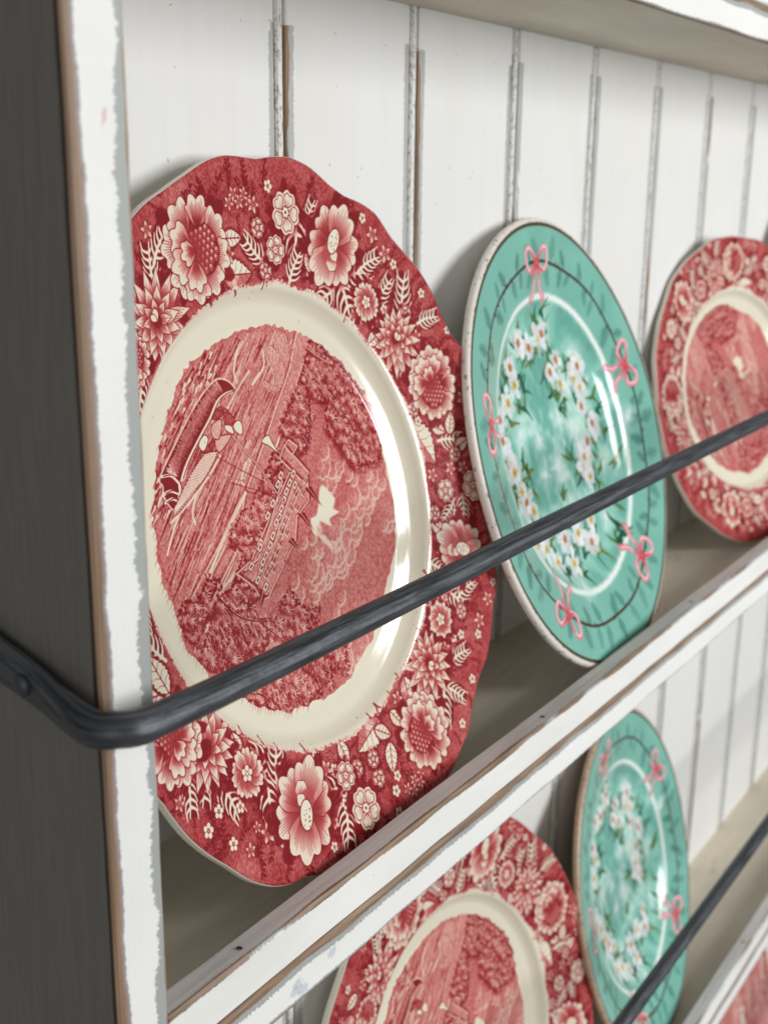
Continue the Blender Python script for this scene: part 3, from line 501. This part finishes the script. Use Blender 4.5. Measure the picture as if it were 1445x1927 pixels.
    # ribbon bows
    for x,y in PD['gb']:
        t=math.atan2(y,x)-math.pi/2   # local up = outwards
        def W(l): return [rt(u,v,t,x,y) for u,v in l]
        for s_ in(1,-1):
            loop=smooth(W([(0,0),(s_*4,4),(s_*9,7.5),(s_*13,6),(s_*13,1),(s_*10,-3.5),(s_*5,-3),(0,0)]),5)
            c.line(loop,3.3,(.84,.46,.52),.95); c.line([(x+.4,y+.4) for x,y in loop],1.5,(.96,.80,.82),.9); c.line(loop[:9],2.4,(.72,.22,.27),.8,taper=.8); c.line(loop[-9:][::-1],2.4,(.72,.22,.27),.8,taper=.8)
            tail=smooth(W([(0,0),(s_*3,-7),(s_*4,-13),(s_*8,-18)]),5); c.line(tail,2.5,(.84,.50,.55),.92,taper=-.7); c.line(tail,1.1,(.96,.82,.83),.85); c.line(tail[:7],2.2,(.72,.22,.27),.7,taper=.8)
        c.dot(x,y,2.9,(.76,.26,.30)); c.dot(x-.5,y+.6,1.3,(.86,.42,.43),.8,soft=.6)
    # gilt edge line
    e=[(111.9*math.cos(t),111.9*math.sin(t)) for t in np.linspace(0,2*math.pi,200)]
    c.a=np.where((rr>113.5)[...,None],np.array([.27,.23,.15],np.float32),c.a)
    m=np.clip((rr-115.2)*4,0,1)[...,None]
    sp=(noise2(n,260,rg)*.6+noise2(n,120,rg)*.4); cream=np.where((sp>.70)[...,None],np.array([.50,.42,.33]),np.array([.85,.83,.79]))
    c.a=(c.a*(1-m)+cream*m).astype(np.float32)
    return c.a
# ---------------------------------------------------------------- node helpers
class S:
    """a socket with arithmetic"""
    def __init__(s,nt,k): s.nt=nt; s.k=k
    def op(s,o,b=None,c=None):
        n=s.nt.nodes.new('ShaderNodeMath'); n.operation=o
        for i,v in enumerate((s,b,c)):
            if v is None: continue
            if isinstance(v,S): s.nt.links.new(v.k,n.inputs[i])
            else: n.inputs[i].default_value=v
        return S(s.nt,n.outputs[0])
    def __add__(s,b): return s.op('ADD',b)
    def __sub__(s,b): return s.op('SUBTRACT',b)
    def __mul__(s,b): return s.op('MULTIPLY',b)
    def __neg__(s): return s.op('MULTIPLY',-1.)
    def lt(s,b,soft=.0002):      # 1 where s<b, with a soft edge
        d=(b-s) if isinstance(b,S) else (-(s-b))
        n=(d*(1/soft)+.5); return n.op('MAXIMUM',0.).op('MINIMUM',1.)
    def gt(s,b,soft=.0002): 
        d=(s-b); return (d*(1/soft)+.5).op('MAXIMUM',0.).op('MINIMUM',1.)
class Mat:
    def __init__(s,name,rough=.6,spec=.4):
        s.m=bpy.data.materials.new(name); s.m.use_nodes=True; s.nt=s.m.node_tree; s.b=s.nt.nodes['Principled BSDF']
        s.b.inputs['Roughness'].default_value=rough; s.b.inputs['Specular IOR Level'].default_value=spec
        tc=s.nt.nodes.new('ShaderNodeTexCoord'); s.tc=tc; s.vec=tc.outputs['Object']
        sp=s.nt.nodes.new('ShaderNodeSeparateXYZ'); s.nt.links.new(s.vec,sp.inputs[0]); s.x,s.y,s.z=[S(s.nt,sp.outputs[i]) for i in range(3)]
        oi=s.nt.nodes.new('ShaderNodeObjectInfo'); s.rnd=S(s.nt,oi.outputs['Random'])
    def noise(s,sx,sy,sz,detail=2,rough=.5,seed=0,rnd=False):
        mp=s.nt.nodes.new('ShaderNodeMapping'); mp.inputs['Scale'].default_value=(sx,sy,sz); mp.inputs['Location'].default_value=(seed*7.3,seed*3.1,seed*5.7)
        s.nt.links.new(s.vec,mp.inputs['Vector']); n=s.nt.nodes.new('ShaderNodeTexNoise'); n.inputs['Scale'].default_value=1; n.inputs['Detail'].default_value=detail; n.inputs['Roughness'].default_value=rough
        src=mp.outputs[0]
        if rnd:
            n.noise_dimensions='4D'; s.nt.links.new((s.rnd*50.).k,n.inputs['W'])
        s.nt.links.new(src,n.inputs['Vector']); return S(s.nt,n.outputs['Fac'])
    def mix(s,f,a,b):
        n=s.nt.nodes.new('ShaderNodeMix'); n.data_type='RGBA'
        if isinstance(f,S): s.nt.links.new(f.k,n.inputs[0])
        else: n.inputs[0].default_value=f
        for i,v in ((6,a),(7,b)):
            if isinstance(v,tuple): n.inputs[i].default_value=(*v,1)
            else: s.nt.links.new(v,n.inputs[i])
        return n.outputs[2]
    def color(s,c):
        if isinstance(c,tuple): s.b.inputs['Base Color'].default_value=(*c,1)
        else: s.nt.links.new(c,s.b.inputs['Base Color'])
    def bump(s,h,dist=.0004,st=.5):
        n=s.nt.nodes.new('ShaderNodeBump'); n.inputs['Strength'].default_value=st; n.inputs['Distance'].default_value=dist
        s.nt.links.new(h.k,n.inputs['Height']); s.nt.links.new(n.outputs[0],s.b.inputs['Normal'])
    def rough(s,v): s.nt.links.new(v.k,s.b.inputs['Roughness'])
WHITE=(.82,.823,.81); WARM=(.71,.635,.51); PRIMER=(.36,.38,.37); WOOD=(.31,.20,.125); WOOD2=(.17,.115,.075)
def speckle(m,col,amt=.5):
    n=m.noise(420,420,420,1,seed=3); return m.mix(n.gt(.80,.02)*amt,col,(.10,.09,.08))
def dirt(m,base,d=(.62,.60,.52),sc_=(9,9,9),k=.55):
    n=m.noise(*sc_,detail=4,seed=8,rnd=True); return m.mix((n.gt(.52,.3))*k,base,d)
def wood_col(m,sx,sy,sz):
    g=m.noise(sx,sy,sz,3,seed=5); return m.mix(g.gt(.5,.3),WOOD2,WOOD)
# --- back boards: bead on the left edge of each, rubbed back beside it
mb=Mat('tongue_board_paint',.55,.35)
tooth=mb.noise(420,1,1050,3,.65,rnd=True); low=mb.noise(1,1,26,2,rnd=True,seed=2); low2=mb.noise(1,1,9,2,rnd=True,seed=6)
lev=(-mb.z).op('WRAP',PITCH,0.)
top=lev.gt(low*.010+tooth*.004+.008,.0006)*(-(mb.noise(300,1,75,2,rnd=True,seed=14).gt(.665,.012))+1.)
right=mb.x.gt(.00225)*mb.x.lt(low*.0035+.0058+(tooth-.5)*.0034,.0004)*top
left=mb.x.gt((low2*-.0030)+.0852+(tooth-.5)*.0030-.0009,.0004)*top
c=dirt(mb,(.725,.728,.72),(.66,.65,.61),(9,9,4),.5); br=mb.noise(240,1,5,4,.6,rnd=True,seed=21); c=mb.mix(br.gt(.54,.14)*.24,c,(.66,.66,.645))
yl=mb.noise(11,1,7,3,rnd=True,seed=23); c=mb.mix(yl.gt(.60,.14)*.3,c,(.69,.66,.58)); c=speckle(mb,c,.6)
c=mb.mix(left,c,(.40,.41,.40)); c=mb.mix(right,c,(.40,.41,.40))
wc=wood_col(mb,300,1,20)
ch=mb.noise(1,1,55,3,.6,rnd=True,seed=31); c=mb.mix(mb.x.gt(.00225)*mb.x.lt((low2-.50)*.018+(ch-.5)*.006+(tooth-.5)*.0008+.0024,.0004)*top,c,wc)
c=mb.mix(mb.x.gt((low-.50)*-.012+.0868,.0003)*top,c,wc)
c=mb.mix(mb.x.lt(.0029,.0002)*mb.x.gt(.00205,.0002)*.6,c,(.20,.18,.15)); crk=mb.noise(900,900,420,3,.7,seed=4,rnd=True); c=mb.mix(mb.x.lt(.0022)*crk.gt(.56,.06)*.75,c,(.22,.22,.20))
mb.color(c); mb.bump(mb.noise(60,60,12,5,.6)+br*.7+mb.x.lt(.0022)*crk*1.5-right*.35-left*.35,.0004,.5)
# --- shelf lip (a strip standing on the shelf's front edge); local z=0 is its top
ml=Mat('shelf_lip_paint',.5,.35)
tooth=ml.noise(1300,400,500,2,.6); low=ml.noise(22,1,1,3,seed=2); e=(-ml.z)+(ml.y+.0856)
c=dirt(ml,WHITE,(.66,.66,.60),(14,30,60),.5); c=speckle(ml,c,.5)
topf=ml.z.gt(-.0003,.0002)
g=ml.noise(16,420,420,3,seed=9); c=ml.mix(topf,c,ml.mix(g.gt(.5,.5),(.44,.415,.40),(.60,.57,.555)))  # top face: same white paint, its shade put into a greyer colour
c=ml.mix(e.lt(low*.0030+(tooth-.5)*.0018-.0001,.0003),c,PRIMER)
c=ml.mix(e.lt(low*.0052+(tooth-.5)*.0007-.0016,.0003),c,wood_col(ml,60,900,900))
c=ml.mix((ml.y+.0760).gt(-.0007+0,.0002),c,(.30,.27,.23))
ml.color(c); ml.bump(ml.noise(30,300,300,5,.6)+g*topf,.0003,.5)
# --- shelf board; local z=0 is its upper face
ms=Mat('shelf_board_paint',.55,.35)
tooth=ms.noise(1500,400,420,2,.65); low=ms.noise(26,1,1,3,seed=2); low2=ms.noise(14,1,1,3,seed=12)
front=ms.y.lt(-.0830,.0004)
c=dirt(ms,WARM,(.47,.43,.34),(6,22,6),.85); sc1=ms.noise(30,240,30,4,.6,seed=33); c=ms.mix(sc1.gt(.56,.10)*.45,c,(.56,.53,.46)); c=speckle(ms,c,.8)
ru=ms.noise(260,260,260,2,seed=37)*ms.noise(22,22,22,2,seed=38); c=ms.mix(ru.gt(.44,.02)*.7,c,(.28,.17,.10))
c=ms.mix(front,c,dirt(ms,WHITE,(.70,.70,.65),(10,10,40),.4))
t=-ms.z
c=ms.mix(front*t.lt(low*.0050+(tooth-.5)*.0034+.0030,.0004),c,PRIMER)
c=ms.mix(front*t.lt(low*.0066+(tooth-.5)*.0012-.0003,.0004),c,wood_col(ms,50,900,900))
bt=(ms.z+.0173)
c=ms.mix(front*bt.lt(low2*.0036+(tooth-.5)*.0018-.0004,.0003),c,PRIMER)
c=ms.mix(front*bt.lt(low2*.0024+(tooth-.5)*.0005-.0005,.0003),c,wood_col(ms,50,900,900))
for bx_,bz_ in ((-.0865,-.0134),(-.0895,-.0098),(-.0710,-.0085),(-.0905,-.0118)):
    dd=((ms.x-bx_)*(ms.x-bx_)+(ms.z-bz_)*(ms.z-bz_)*2.).op('SQRT')
    c=ms.mix(dd.lt(tooth*.006-.0005,.0006)*.32*front,c,(.12,.24,.36))
ms.color(c); ms.bump(ms.noise(20,120,300,5,.6)+tooth*.25,.0003,.5)
# --- side panel: dark paint outside, white front edge worn to wood
mp=Mat('side_panel_paint',.5,.35)
tooth=mp.noise(500,500,900,2,.65); low=mp.noise(1,1,34,4,.6,seed=2); low2=mp.noise(1,1,42,4,.6,seed=9)
a=(mp.x+.1654)+(mp.y+.0856); side=mp.y.gt(-.0846,.0003)*mp.x.lt(-.1640,.0004)
c=dirt(mp,WHITE,(.68,.68,.64),(20,20,12),.5)
b=-(mp.x+.1474)
fr=mp.y.lt(-.0850,.0003)
c=mp.mix(fr*b.lt((low2-.5)*.0120+(tooth-.5)*.0040+.0036,.0006),c,PRIMER)
c=mp.mix(fr*b.lt(low*.0026-.0006,.0003),c,WOOD)
c=mp.mix(a.lt((low2-.5)*.0048+(tooth-.5)*.0014+.0036,.0004),c,(.30,.27,.29))
c=mp.mix(a.lt((low2-.5)*.0045+(tooth-.5)*.0008+.0026,.0003),c,wood_col(mp,900,900,14))
gr=mp.noise(900,700,38,4,.65,seed=4); gd=mp.mix(gr.gt(.55,.35),(.108,.104,.094),(.130,.126,.113))
sd=mp.mix((mp.y+.0856).lt(low*.0012+.0016,.0004),gd,(.028,.018,.013))
sm_=((mp.x+.1546)*(mp.x+.1546)*3.+(mp.z+.0573+(mp.x+.1546)*-1.)*(mp.z+.0573+(mp.x+.1546)*-1.)).op('SQRT')
c=mp.mix(sm_.lt(tooth*.004-.0006,.0008)*fr*.45,c,(.55,.12,.13))
c=mp.mix(side,c,sd)
mp.color(c); mp.bump(gr+mp.noise(40,40,10,4)*.5,.0005,.5)
# --- iron
mi=Mat('forged_iron',.42,.5); mi.vec=mi.tc.outputs['UV']; st=mi.noise(34,900,900,4,.62); bl=mi.noise(70,150,1,4,.6,seed=4)
c=mi.mix(st.gt(.52,.22),(.020,.023,.027),(.085,.095,.110)); c=mi.mix(bl.gt(.66,.05)*.5,c,(.010,.008,.007)); mi.color(c)
mi.b.inputs['Metallic'].default_value=.35; mi.rough(st*.35+.28); mi.bump(st*.6+bl*1.6,.0005,.75)
# --- glaze
def glaze(name,img,rough=.09):
    m=Mat(name,rough,.5); t=m.nt.nodes.new('ShaderNodeTexImage'); t.image=img; t.interpolation='Cubic'; t.extension='EXTEND'
    m.nt.links.new(m.tc.outputs['UV'],t.inputs[0]); m.nt.links.new(t.outputs[0],m.b.inputs['Base Color'])
    m.bump(m.noise(26,26,26,2)+m.noise(160,160,160,2,seed=4)*.05,.0010,.30); m.b.inputs['IOR'].default_value=1.5
    m.rough(m.noise(90,90,90,3,seed=6)*.10+rough-.02)
    return m.m
def mkimg(name,a):
    n=a.shape[0]; im=bpy.data.images.new(name,n,n); im.colorspace_settings.name='sRGB'
    buf=np.ones((n,n,4),np.float32); buf[...,:3]=np.clip(a,0,1); im.pixels.foreach_set(buf.ravel()); im.update(); im.pack(); return im
red_m=glaze('red_transfer_glaze',mkimg('red_transfer_print',paint_red())); grn_m=glaze('turquoise_painted_glaze',mkimg('turquoise_painting',paint_green()),.10)
cm=Mat('cream_glaze',.2,.5); cm.color(speckle(cm,(.72,.68,.58),.4)); cream_m=cm.m
gm=Mat('bare_rim_clay',.45,.4); n_=gm.noise(420,420,420,3); gm.color(gm.mix(n_.gt(.65,.05),(.72,.69,.64),(.24,.17,.11))); clay_m=gm.m
gm=Mat('gilt_rim',.35,.5); n_=gm.noise(420,420,420,3); gm.color(gm.mix(n_.gt(.60,.08),(.44,.30,.20),(.20,.13,.09))); gilt_m=gm.m
# ---------------------------------------------------------------- mesh helpers
def mesh(name,v,f,mats,mi_=None,smooth=False,uv=None):
    me=bpy.data.meshes.new(name); me.from_pydata(v,[],f); 
    for m in mats: me.materials.append(m)
    if mi_ is not None: me.polygons.foreach_set('material_index',mi_)
    me.polygons.foreach_set('use_smooth',[smooth]*len(f))
    if uv:
        l=me.uv_layers.new(name='UVMap'); co=np.array(v)[[lp.vertex_index for lp in me.loops]]
        l.data.foreach_set('uv',(co[:,:2]/(2*uv)+.5).astype(np.float32).ravel())
    me.update(); return me
def obj(name,me,parent=None,loc=(0,0,0)):
    o=bpy.data.objects.new(name,me); COL.objects.link(o); o.location=loc; o.parent=parent; return o
def tag(o,label,cat,group=None):
    o['label']=label; o['category']=cat
    if group: o['group']=group
    return o
RN=random.Random(4)
def wob(n,amp,step=6):
    """a slow random wander along an edge"""
    k=[RN.uniform(-amp,amp) for _ in range(n//step+4)]
    return [k[i//step]*(1-(i%step)/step)+k[i//step+1]*((i%step)/step)+RN.uniform(-.15,.15)*amp for i in range(n)]
def extrude_x(sec,x0,x1,n,amps,smooth=False):
    """sec: (y,z) loop; each section corner wanders by its own amount along x"""
    m=len(sec); W=[(wob(n+1,a),wob(n+1,a)) for a in amps]; v=[]; f=[]
    for i in range(n+1):
        x=x0+(x1-x0)*i/n
        for j,(y,z) in enumerate(sec): v.append((x,y+W[j][0][i],z+W[j][1][i]))
    for i in range(n):
        for j in range(m):
            a=i*m+j; b=i*m+(j+1)%m; f.append((a,b,b+m,a+m))
    f.append(tuple(range(m))[::-1]); f.append(tuple(n*m+j for j in range(m))); return v,f
def extrude_z(sec,z0,z1,n,amps):
    v,f=extrude_x(sec,z0,z1,n,amps); return [(b,c,a) for a,b,c in v],f
# ---------------------------------------------------------------- the plate rack
XL,XR=-.1474,1.15; TOP=.14; BOT=-1.12
rack=bpy.data.objects.new('plate_rack',None); COL.objects.link(rack); rack.location=(0,0,0)
tag(rack,'white distressed plate rack with beadboard back, shelves, iron rails and dark grey outer side','plate rack')
v,f=extrude_z([(-.1654,.03),(-.1654,-.0850),(-.1648,-.0856),(-.1480,-.0856),(-.1474,-.0850),(-.1474,.03)],BOT,TOP,300,[0,.00012,.00015,.00018,.00018,0])
obj('side_panel',mesh('side_panel',v,f,[mp.m]),rack)
v2=[(2*(XR)-x if False else XR+(x-XL),y,z) for x,y,z in v]
far=obj('side_panel',bpy.data.objects['side_panel'].data,rack,(XR-XL+.018,0,0))
BS=[(-.0022,.0016),(-.0020,.0009),(-.0012,.0002),(0,0),(.0012,.0002),(.0020,.0009),(.0022,.0018),(.0026,.0018),(.0034,.0004),(.0042,0),(.0845,0),(.0864,.0006),(.0872,.0018),(.0875,.0018),(.0875,.010),(-.0022,.010)]
v,f=extrude_z(BS,BOT,TOP,200,[.0001]*13+[0,0,0]); bme=mesh('back_board',v,f,[mb.m])
# keep the local y of the face at 0
G0=.01214
for k in range(-2,13):
    x=G0+.09*k
    if k==-2:
        sec=[(max(a,XL-x),b) for a,b in BS if a>.0042]; sec=[(XL-x,0)]+sec+[(XL-x,.010)]
        v,f=extrude_z(sec,BOT,TOP,60,[0]*len(sec)); obj('back_board',mesh('back_board_cut',v,f,[mb.m]),rack,(x,0,0)); continue
    if x+.09>XR: break
    obj('back_board',bme,rack,(x,RN.uniform(-.0002,.0002),0))
NS=330
v,f=extrude_x([(-.0856,-.0020),(-.0850,-.0007),(-.0838,0),(0,0),(0,-.0173),(-.0850,-.0173),(-.0856,-.0166)],XL,XR,NS,[.0002,.00025,.0002,0,0,.0002,.00015])
sme=mesh('shelf_board',v,f,[ms.m])
v,f=extrude_x([(-.0856,-.0010),(-.0848,0),(-.0766,0),(-.0760,-.0008),(-.0760,-.0152),(-.0846,-.0152),(-.0856,-.0146)],XL,XR,NS,[.00022,.0002,.00022,.00025,0,.0001,.0002])
lme=mesh('shelf_lip',v,f,[ml.m])
nv=[(.0011*math.cos(t)*.8,.0011*math.sin(t),0) for t in np.linspace(0,6.283,9)[:-1]]+[(0,0,-.0004)]
nm=Mat('nail_hole_dark',.8,.2); nm.color((.03,.025,.022)); nme=mesh('nail_hole',nv,[(i,(i+1)%8,8) for i in range(8)],[nm.m],smooth=True)  # small dark dimpled discs stand for nail holes
for lv in range(0,5):
    z=-.3152-PITCH*(lv-1)
    obj('shelf_board',sme,rack,(0,0,z)); lp=obj('shelf_lip',lme,rack,(0,0,z+.0153))
    for nx,ny in ((-.1122,-.0810),(.0903,-.0815),(.2745,-.0812),(.46,-.081),(.65,-.0812)):
        obj('nail_hole',nme,lp,(nx,ny,.0003))
# ---------------------------------------------------------------- iron rails
def sweep(path,rad,ns=18,seed=1):
    rr=random.Random(seed); P=[Vector(p) for p in path]; v=[];f=[]; n=len(P)
    for i,p in enumerate(P):
        t=(P[min(i+1,n-1)]-P[max(i-1,0)]).normalized(); up=Vector((0,0,1)); a=t.cross(up).normalized(); b=a.cross(t).normalized()
        ra,rb=rad[i]; k=1+rr.uniform(-.004,.004)
        for j in range(ns):
            q=2*math.pi*j/ns; sq=1+.035*math.cos(4*q); v.append(tuple(p+a*(ra*k*sq*math.cos(q))+b*(rb*k*sq*math.sin(q))))
    for i in range(n-1):
        for j in range(ns): a=i*ns+j; b=i*ns+(j+1)%ns; f.append((a,b,b+ns,a+ns))
    f.append(tuple(range(ns))[::-1]); f.append(tuple((n-1)*ns+j for j in range(ns)))
    cum=[0.]
    for i in range(1,n): cum.append(cum[-1]+(P[i]-P[i-1]).length)
    uv=[]
    for i in range(n-1):
        for j in range(ns): uv+=[(cum[i],j/ns*.027),(cum[i],(j+1)/ns*.027),(cum[i+1],(j+1)/ns*.027),(cum[i+1],j/ns*.027)]
    uv+=[(0,0)]*(2*ns); return v,f,uv
def spl(pts,m=8):
    out=[]; N=len(pts)
    for i in range(N-1):
        a,b,c_,d=pts[max(i-1,0)],pts[i],pts[i+1],pts[min(i+2,N-1)]
        for k in range(m):
            t=k/m; out.append(tuple(.5*((2*b[q])+(-a[q]+c_[q])*t+(2*a[q]-5*b[q]+4*c_[q]-d[q])*t*t+(-a[q]+3*b[q]-3*c_[q]+d[q])*t**3) for q in range(len(b))))
    out.append(pts[-1]); return out
# x,y,z, radius across, radius upright
RP=[(-.1680,-.010,-.1790,.0014,.0062),(-.1680,-.030,-.1855,.0016,.0066),(-.1682,-.050,-.1912,.0018,.0066),(-.1688,-.066,-.1952,.0022,.0062),(-.1706,-.080,-.1983,.0035,.0053),
 (-.1716,-.0900,-.1992,.0044,.0048),(-.1690,-.0957,-.1988,.0046,.0046),(-.1635,-.0972,-.1997,.0046,.0046),(-.155,-.0970,-.2003,.0046,.0045),(-.13,-.0964,-.2012,.0044,.0044),(-.09,-.096,-.2016,.0044,.0044),(-.03,-.096,-.2016,.0043,.0043),(.05,-.096,-.2010,.0043,.0043),(.2,-.096,-.2006,.0042,.0042),(.4,-.096,-.2006,.0042,.0042),(.7,-.096,-.2006,.0042,.0042),(1.14,-.096,-.2006,.0042,.0042),(1.20,-.096,-.2006,.0042,.0042)]
pp=spl(RP,9); v,f,ruv=sweep([p[:3] for p in pp],[p[3:] for p in pp]); rme=mesh('guard_rail',v,f,[mi.m],smooth=True)
rme.uv_layers.new(name='UVMap').data.foreach_set('uv',np.array(ruv,np.float32).ravel())
bm=bmesh.new(); bmesh.ops.create_uvsphere(bm,u_segments=16,v_segments=9,radius=.0030)
for q in bm.verts: q.co.x*=.62
bolt=bpy.data.meshes.new('bolt_head'); bm.to_mesh(bolt); bm.free(); bolt.materials.append(mi.m); bolt.polygons.foreach_set('use_smooth',[True]*len(bolt.polygons))
for lv in range(-1,4):
    dz=-PITCH*lv + (0 if lv<1 else .0205)
    r=obj('guard_rail',rme,rack,(0,0,dz)); obj('bolt_head',bolt,r,(-.1712,-.0630,-.1950))
# ---------------------------------------------------------------- plates
def plate_mesh(name,prof,rfn,r0,rref,mats,split,half,ns=240):
    """prof: (radius mm, height mm, material); beyond r0 the radius follows the wavy edge"""
    v=[];f=[];mi_=[]; n=len(prof)
    for k,(r,h) in enumerate(prof):
        for j in range(ns):
            t=2*math.pi*j/ns; ro=rfn(t); R=r if r<=r0 else r0+(r-r0)*(ro-r0)/(rref-r0)
            hh=h+ (0 if r<=r0 else .5*math.sin(t*4+1)*(r-r0)/(rref-r0))
            v.append((R*math.cos(t)/1000,R*math.sin(t)/1000,hh/1000))
    c0=len(v); v.append((0,0,prof[0][1]/1000)); c1=len(v); v.append((0,0,prof[-1][1]/1000))
    for j in range(ns): f.append((c0,j,(j+1)%ns)); mi_.append(0)
    for k in range(n-1):
        for j in range(ns):
            a=k*ns+j;b=k*ns+(j+1)%ns; f.append((a,a+ns,b+ns,b)); mi_.append(0 if k<split else 1)
    for j in range(ns): f.append((c1,(n-1)*ns+(j+1)%ns,(n-1)*ns+j)); mi_.append(1)
    return mesh(name,v,f,mats,mi_,True,half)
def dense(prof,m=4):
    out=[prof[0]]
    for i in range(len(prof)-1): 
        s=spl([prof[max(i-1,0)],prof[i],prof[i+1],prof[min(i+2,len(prof)-1)]],m)
        out+= [tuple(q) for q in s[m+1:2*m+1]]
    return out
RPROF=[(20,-13),(45,-13),(60,-13),(66,-12.9),(70.8,-12.7),(73,-12.1),(76,-11.1),(79.2,-10.),(81.9,-7.9),(84.,-5.7),(86,-4.8),(90,-4.2),(105,-1.9),(118,.5),(124.6,1.7)]
RBACK=[(125.6,1.5),(126,.5),(126.1,-1.2),(125.4,-2.8),(123,-4.0),(105,-6),(88,-10),(78,-15.5),(73,-18),(70,-20),(67,-20),(65,-17.5),(20,-17.5)]
fr=dense(RPROF,4); pf=fr+RBACK
import functools
def r_red(t):
    return float(rfun(PD['out'],np.array((t+math.pi)%(2*math.pi)-math.pi)))
tb=[r_red(2*math.pi*j/240) for j in range(240)]; lo=[sum(tb[(i+k)%240] for k in range(-14,15))/29 for i in range(240)]
tb=[(tb[i-1]+2*tb[i]+tb[(i+1)%240])/4+.75*(tb[i]-lo[i]) for i in range(240)]
tb=[tb[i]+(.9*math.sin(math.radians(i*1.5)*12) if 84<i<142 else 0) for i in range(240)]
r_red2=lambda t: tb[int(round(t/(2*math.pi)*240))%240]
red_me=plate_mesh('red_plate',pf,r_red2,83.5,126,[red_m,cream_m],len(fr),.140)
GPROF=[(20,-13.5),(45,-13.5),(60,-13.3),(67,-12.4),(72,-10.2),(76,-7.6),(79,-6.2),(84,-5),(95,-2.4),(106,-.4),(115.2,.8)]
GEDGE=[(116.0,.85),(116.9,.5),(117.6,-.1),(118.1,-1.2),(117.8,-2.4),(116.5,-3.4),(114,-4.3),(105,-7.5),(86,-12),(78,-16),(73,-18.5),(70,-20.5),(67,-20.5),(65,-18),(20,-18)]
red_me2=plate_mesh('red_plate_round',pf,lambda t:128.6+.75*math.cos(12*t)+.5*math.cos(4*t+1)+.3*math.sin(24*t),83.5,126,[red_m,cream_m],len(fr),.140)
fg=dense(GPROF,4)
grn_me=plate_mesh('turquoise_plate',fg+GEDGE,lambda t:118.,79,118,[grn_m,clay_m],len(fg),.125)
grn_me2=plate_mesh('turquoise_plate_gilt',fg+GEDGE,lambda t:118.,79,118,[grn_m,gilt_m],len(fg),.125)
def place(name,me,c,tilt,yaw,label,group,spin=0,scale=1):
    u=Vector((math.cos(yaw),math.sin(yaw),0)); n=Vector((math.sin(yaw)*math.cos(tilt),-math.cos(yaw)*math.cos(tilt),math.sin(tilt))); v_=n.cross(u)
    o=obj(name,me); M=Matrix((u,v_,n)).transposed().to_4x4()@Matrix.Rotation(spin,4,'Z')@Matrix.Scale(scale,4)
    o.matrix_world=Matrix.Translation(c)@M; return tag(o,label,'plate',group)
GR,GT='red and cream transfer plates on the rack','turquoise plates with pink bows on the rack'
place('transfer_plate',red_me,(-.020,-.0395,-.188),.25,.035,'large red and cream boat-scene plate on the upper shelf, nearest the dark side panel',GR)
place('painted_plate',grn_me,(.2060,-.0394,-.2003),.2947,.0667,'turquoise plate with pink bows and speckled pale rim on the upper shelf',GT,0,.994)
place('transfer_plate',red_me2,(.475,-.040,-.2095),.24,-.25,'small blurred red plate on the upper shelf, right of the turquoise plate',GR,math.radians(SPIN3),.1072/.1285)
place('transfer_plate',red_me2,(.1166,-.0392,-.5211),.2595,-.0246,'red plate on the lower shelf, left of the turquoise plate',GR)
place('painted_plate',grn_me2,(.351,-.0352,-.5335),.266,.13,'turquoise plate with brown rim on the lower shelf, crossed by the lower rail',GT,math.radians(8),.116/.118)
place('transfer_plate',red_me2,(.700,-.040,-.855),.25,0,'red plate in the bottom right corner, below the lower shelf front edge',GR,math.radians(215))
if PLATE5: place('transfer_plate',red_me2,(.705,-.040,-.188),.25,0,'red plate standing past the small red plate on the upper shelf',GR,1.2)
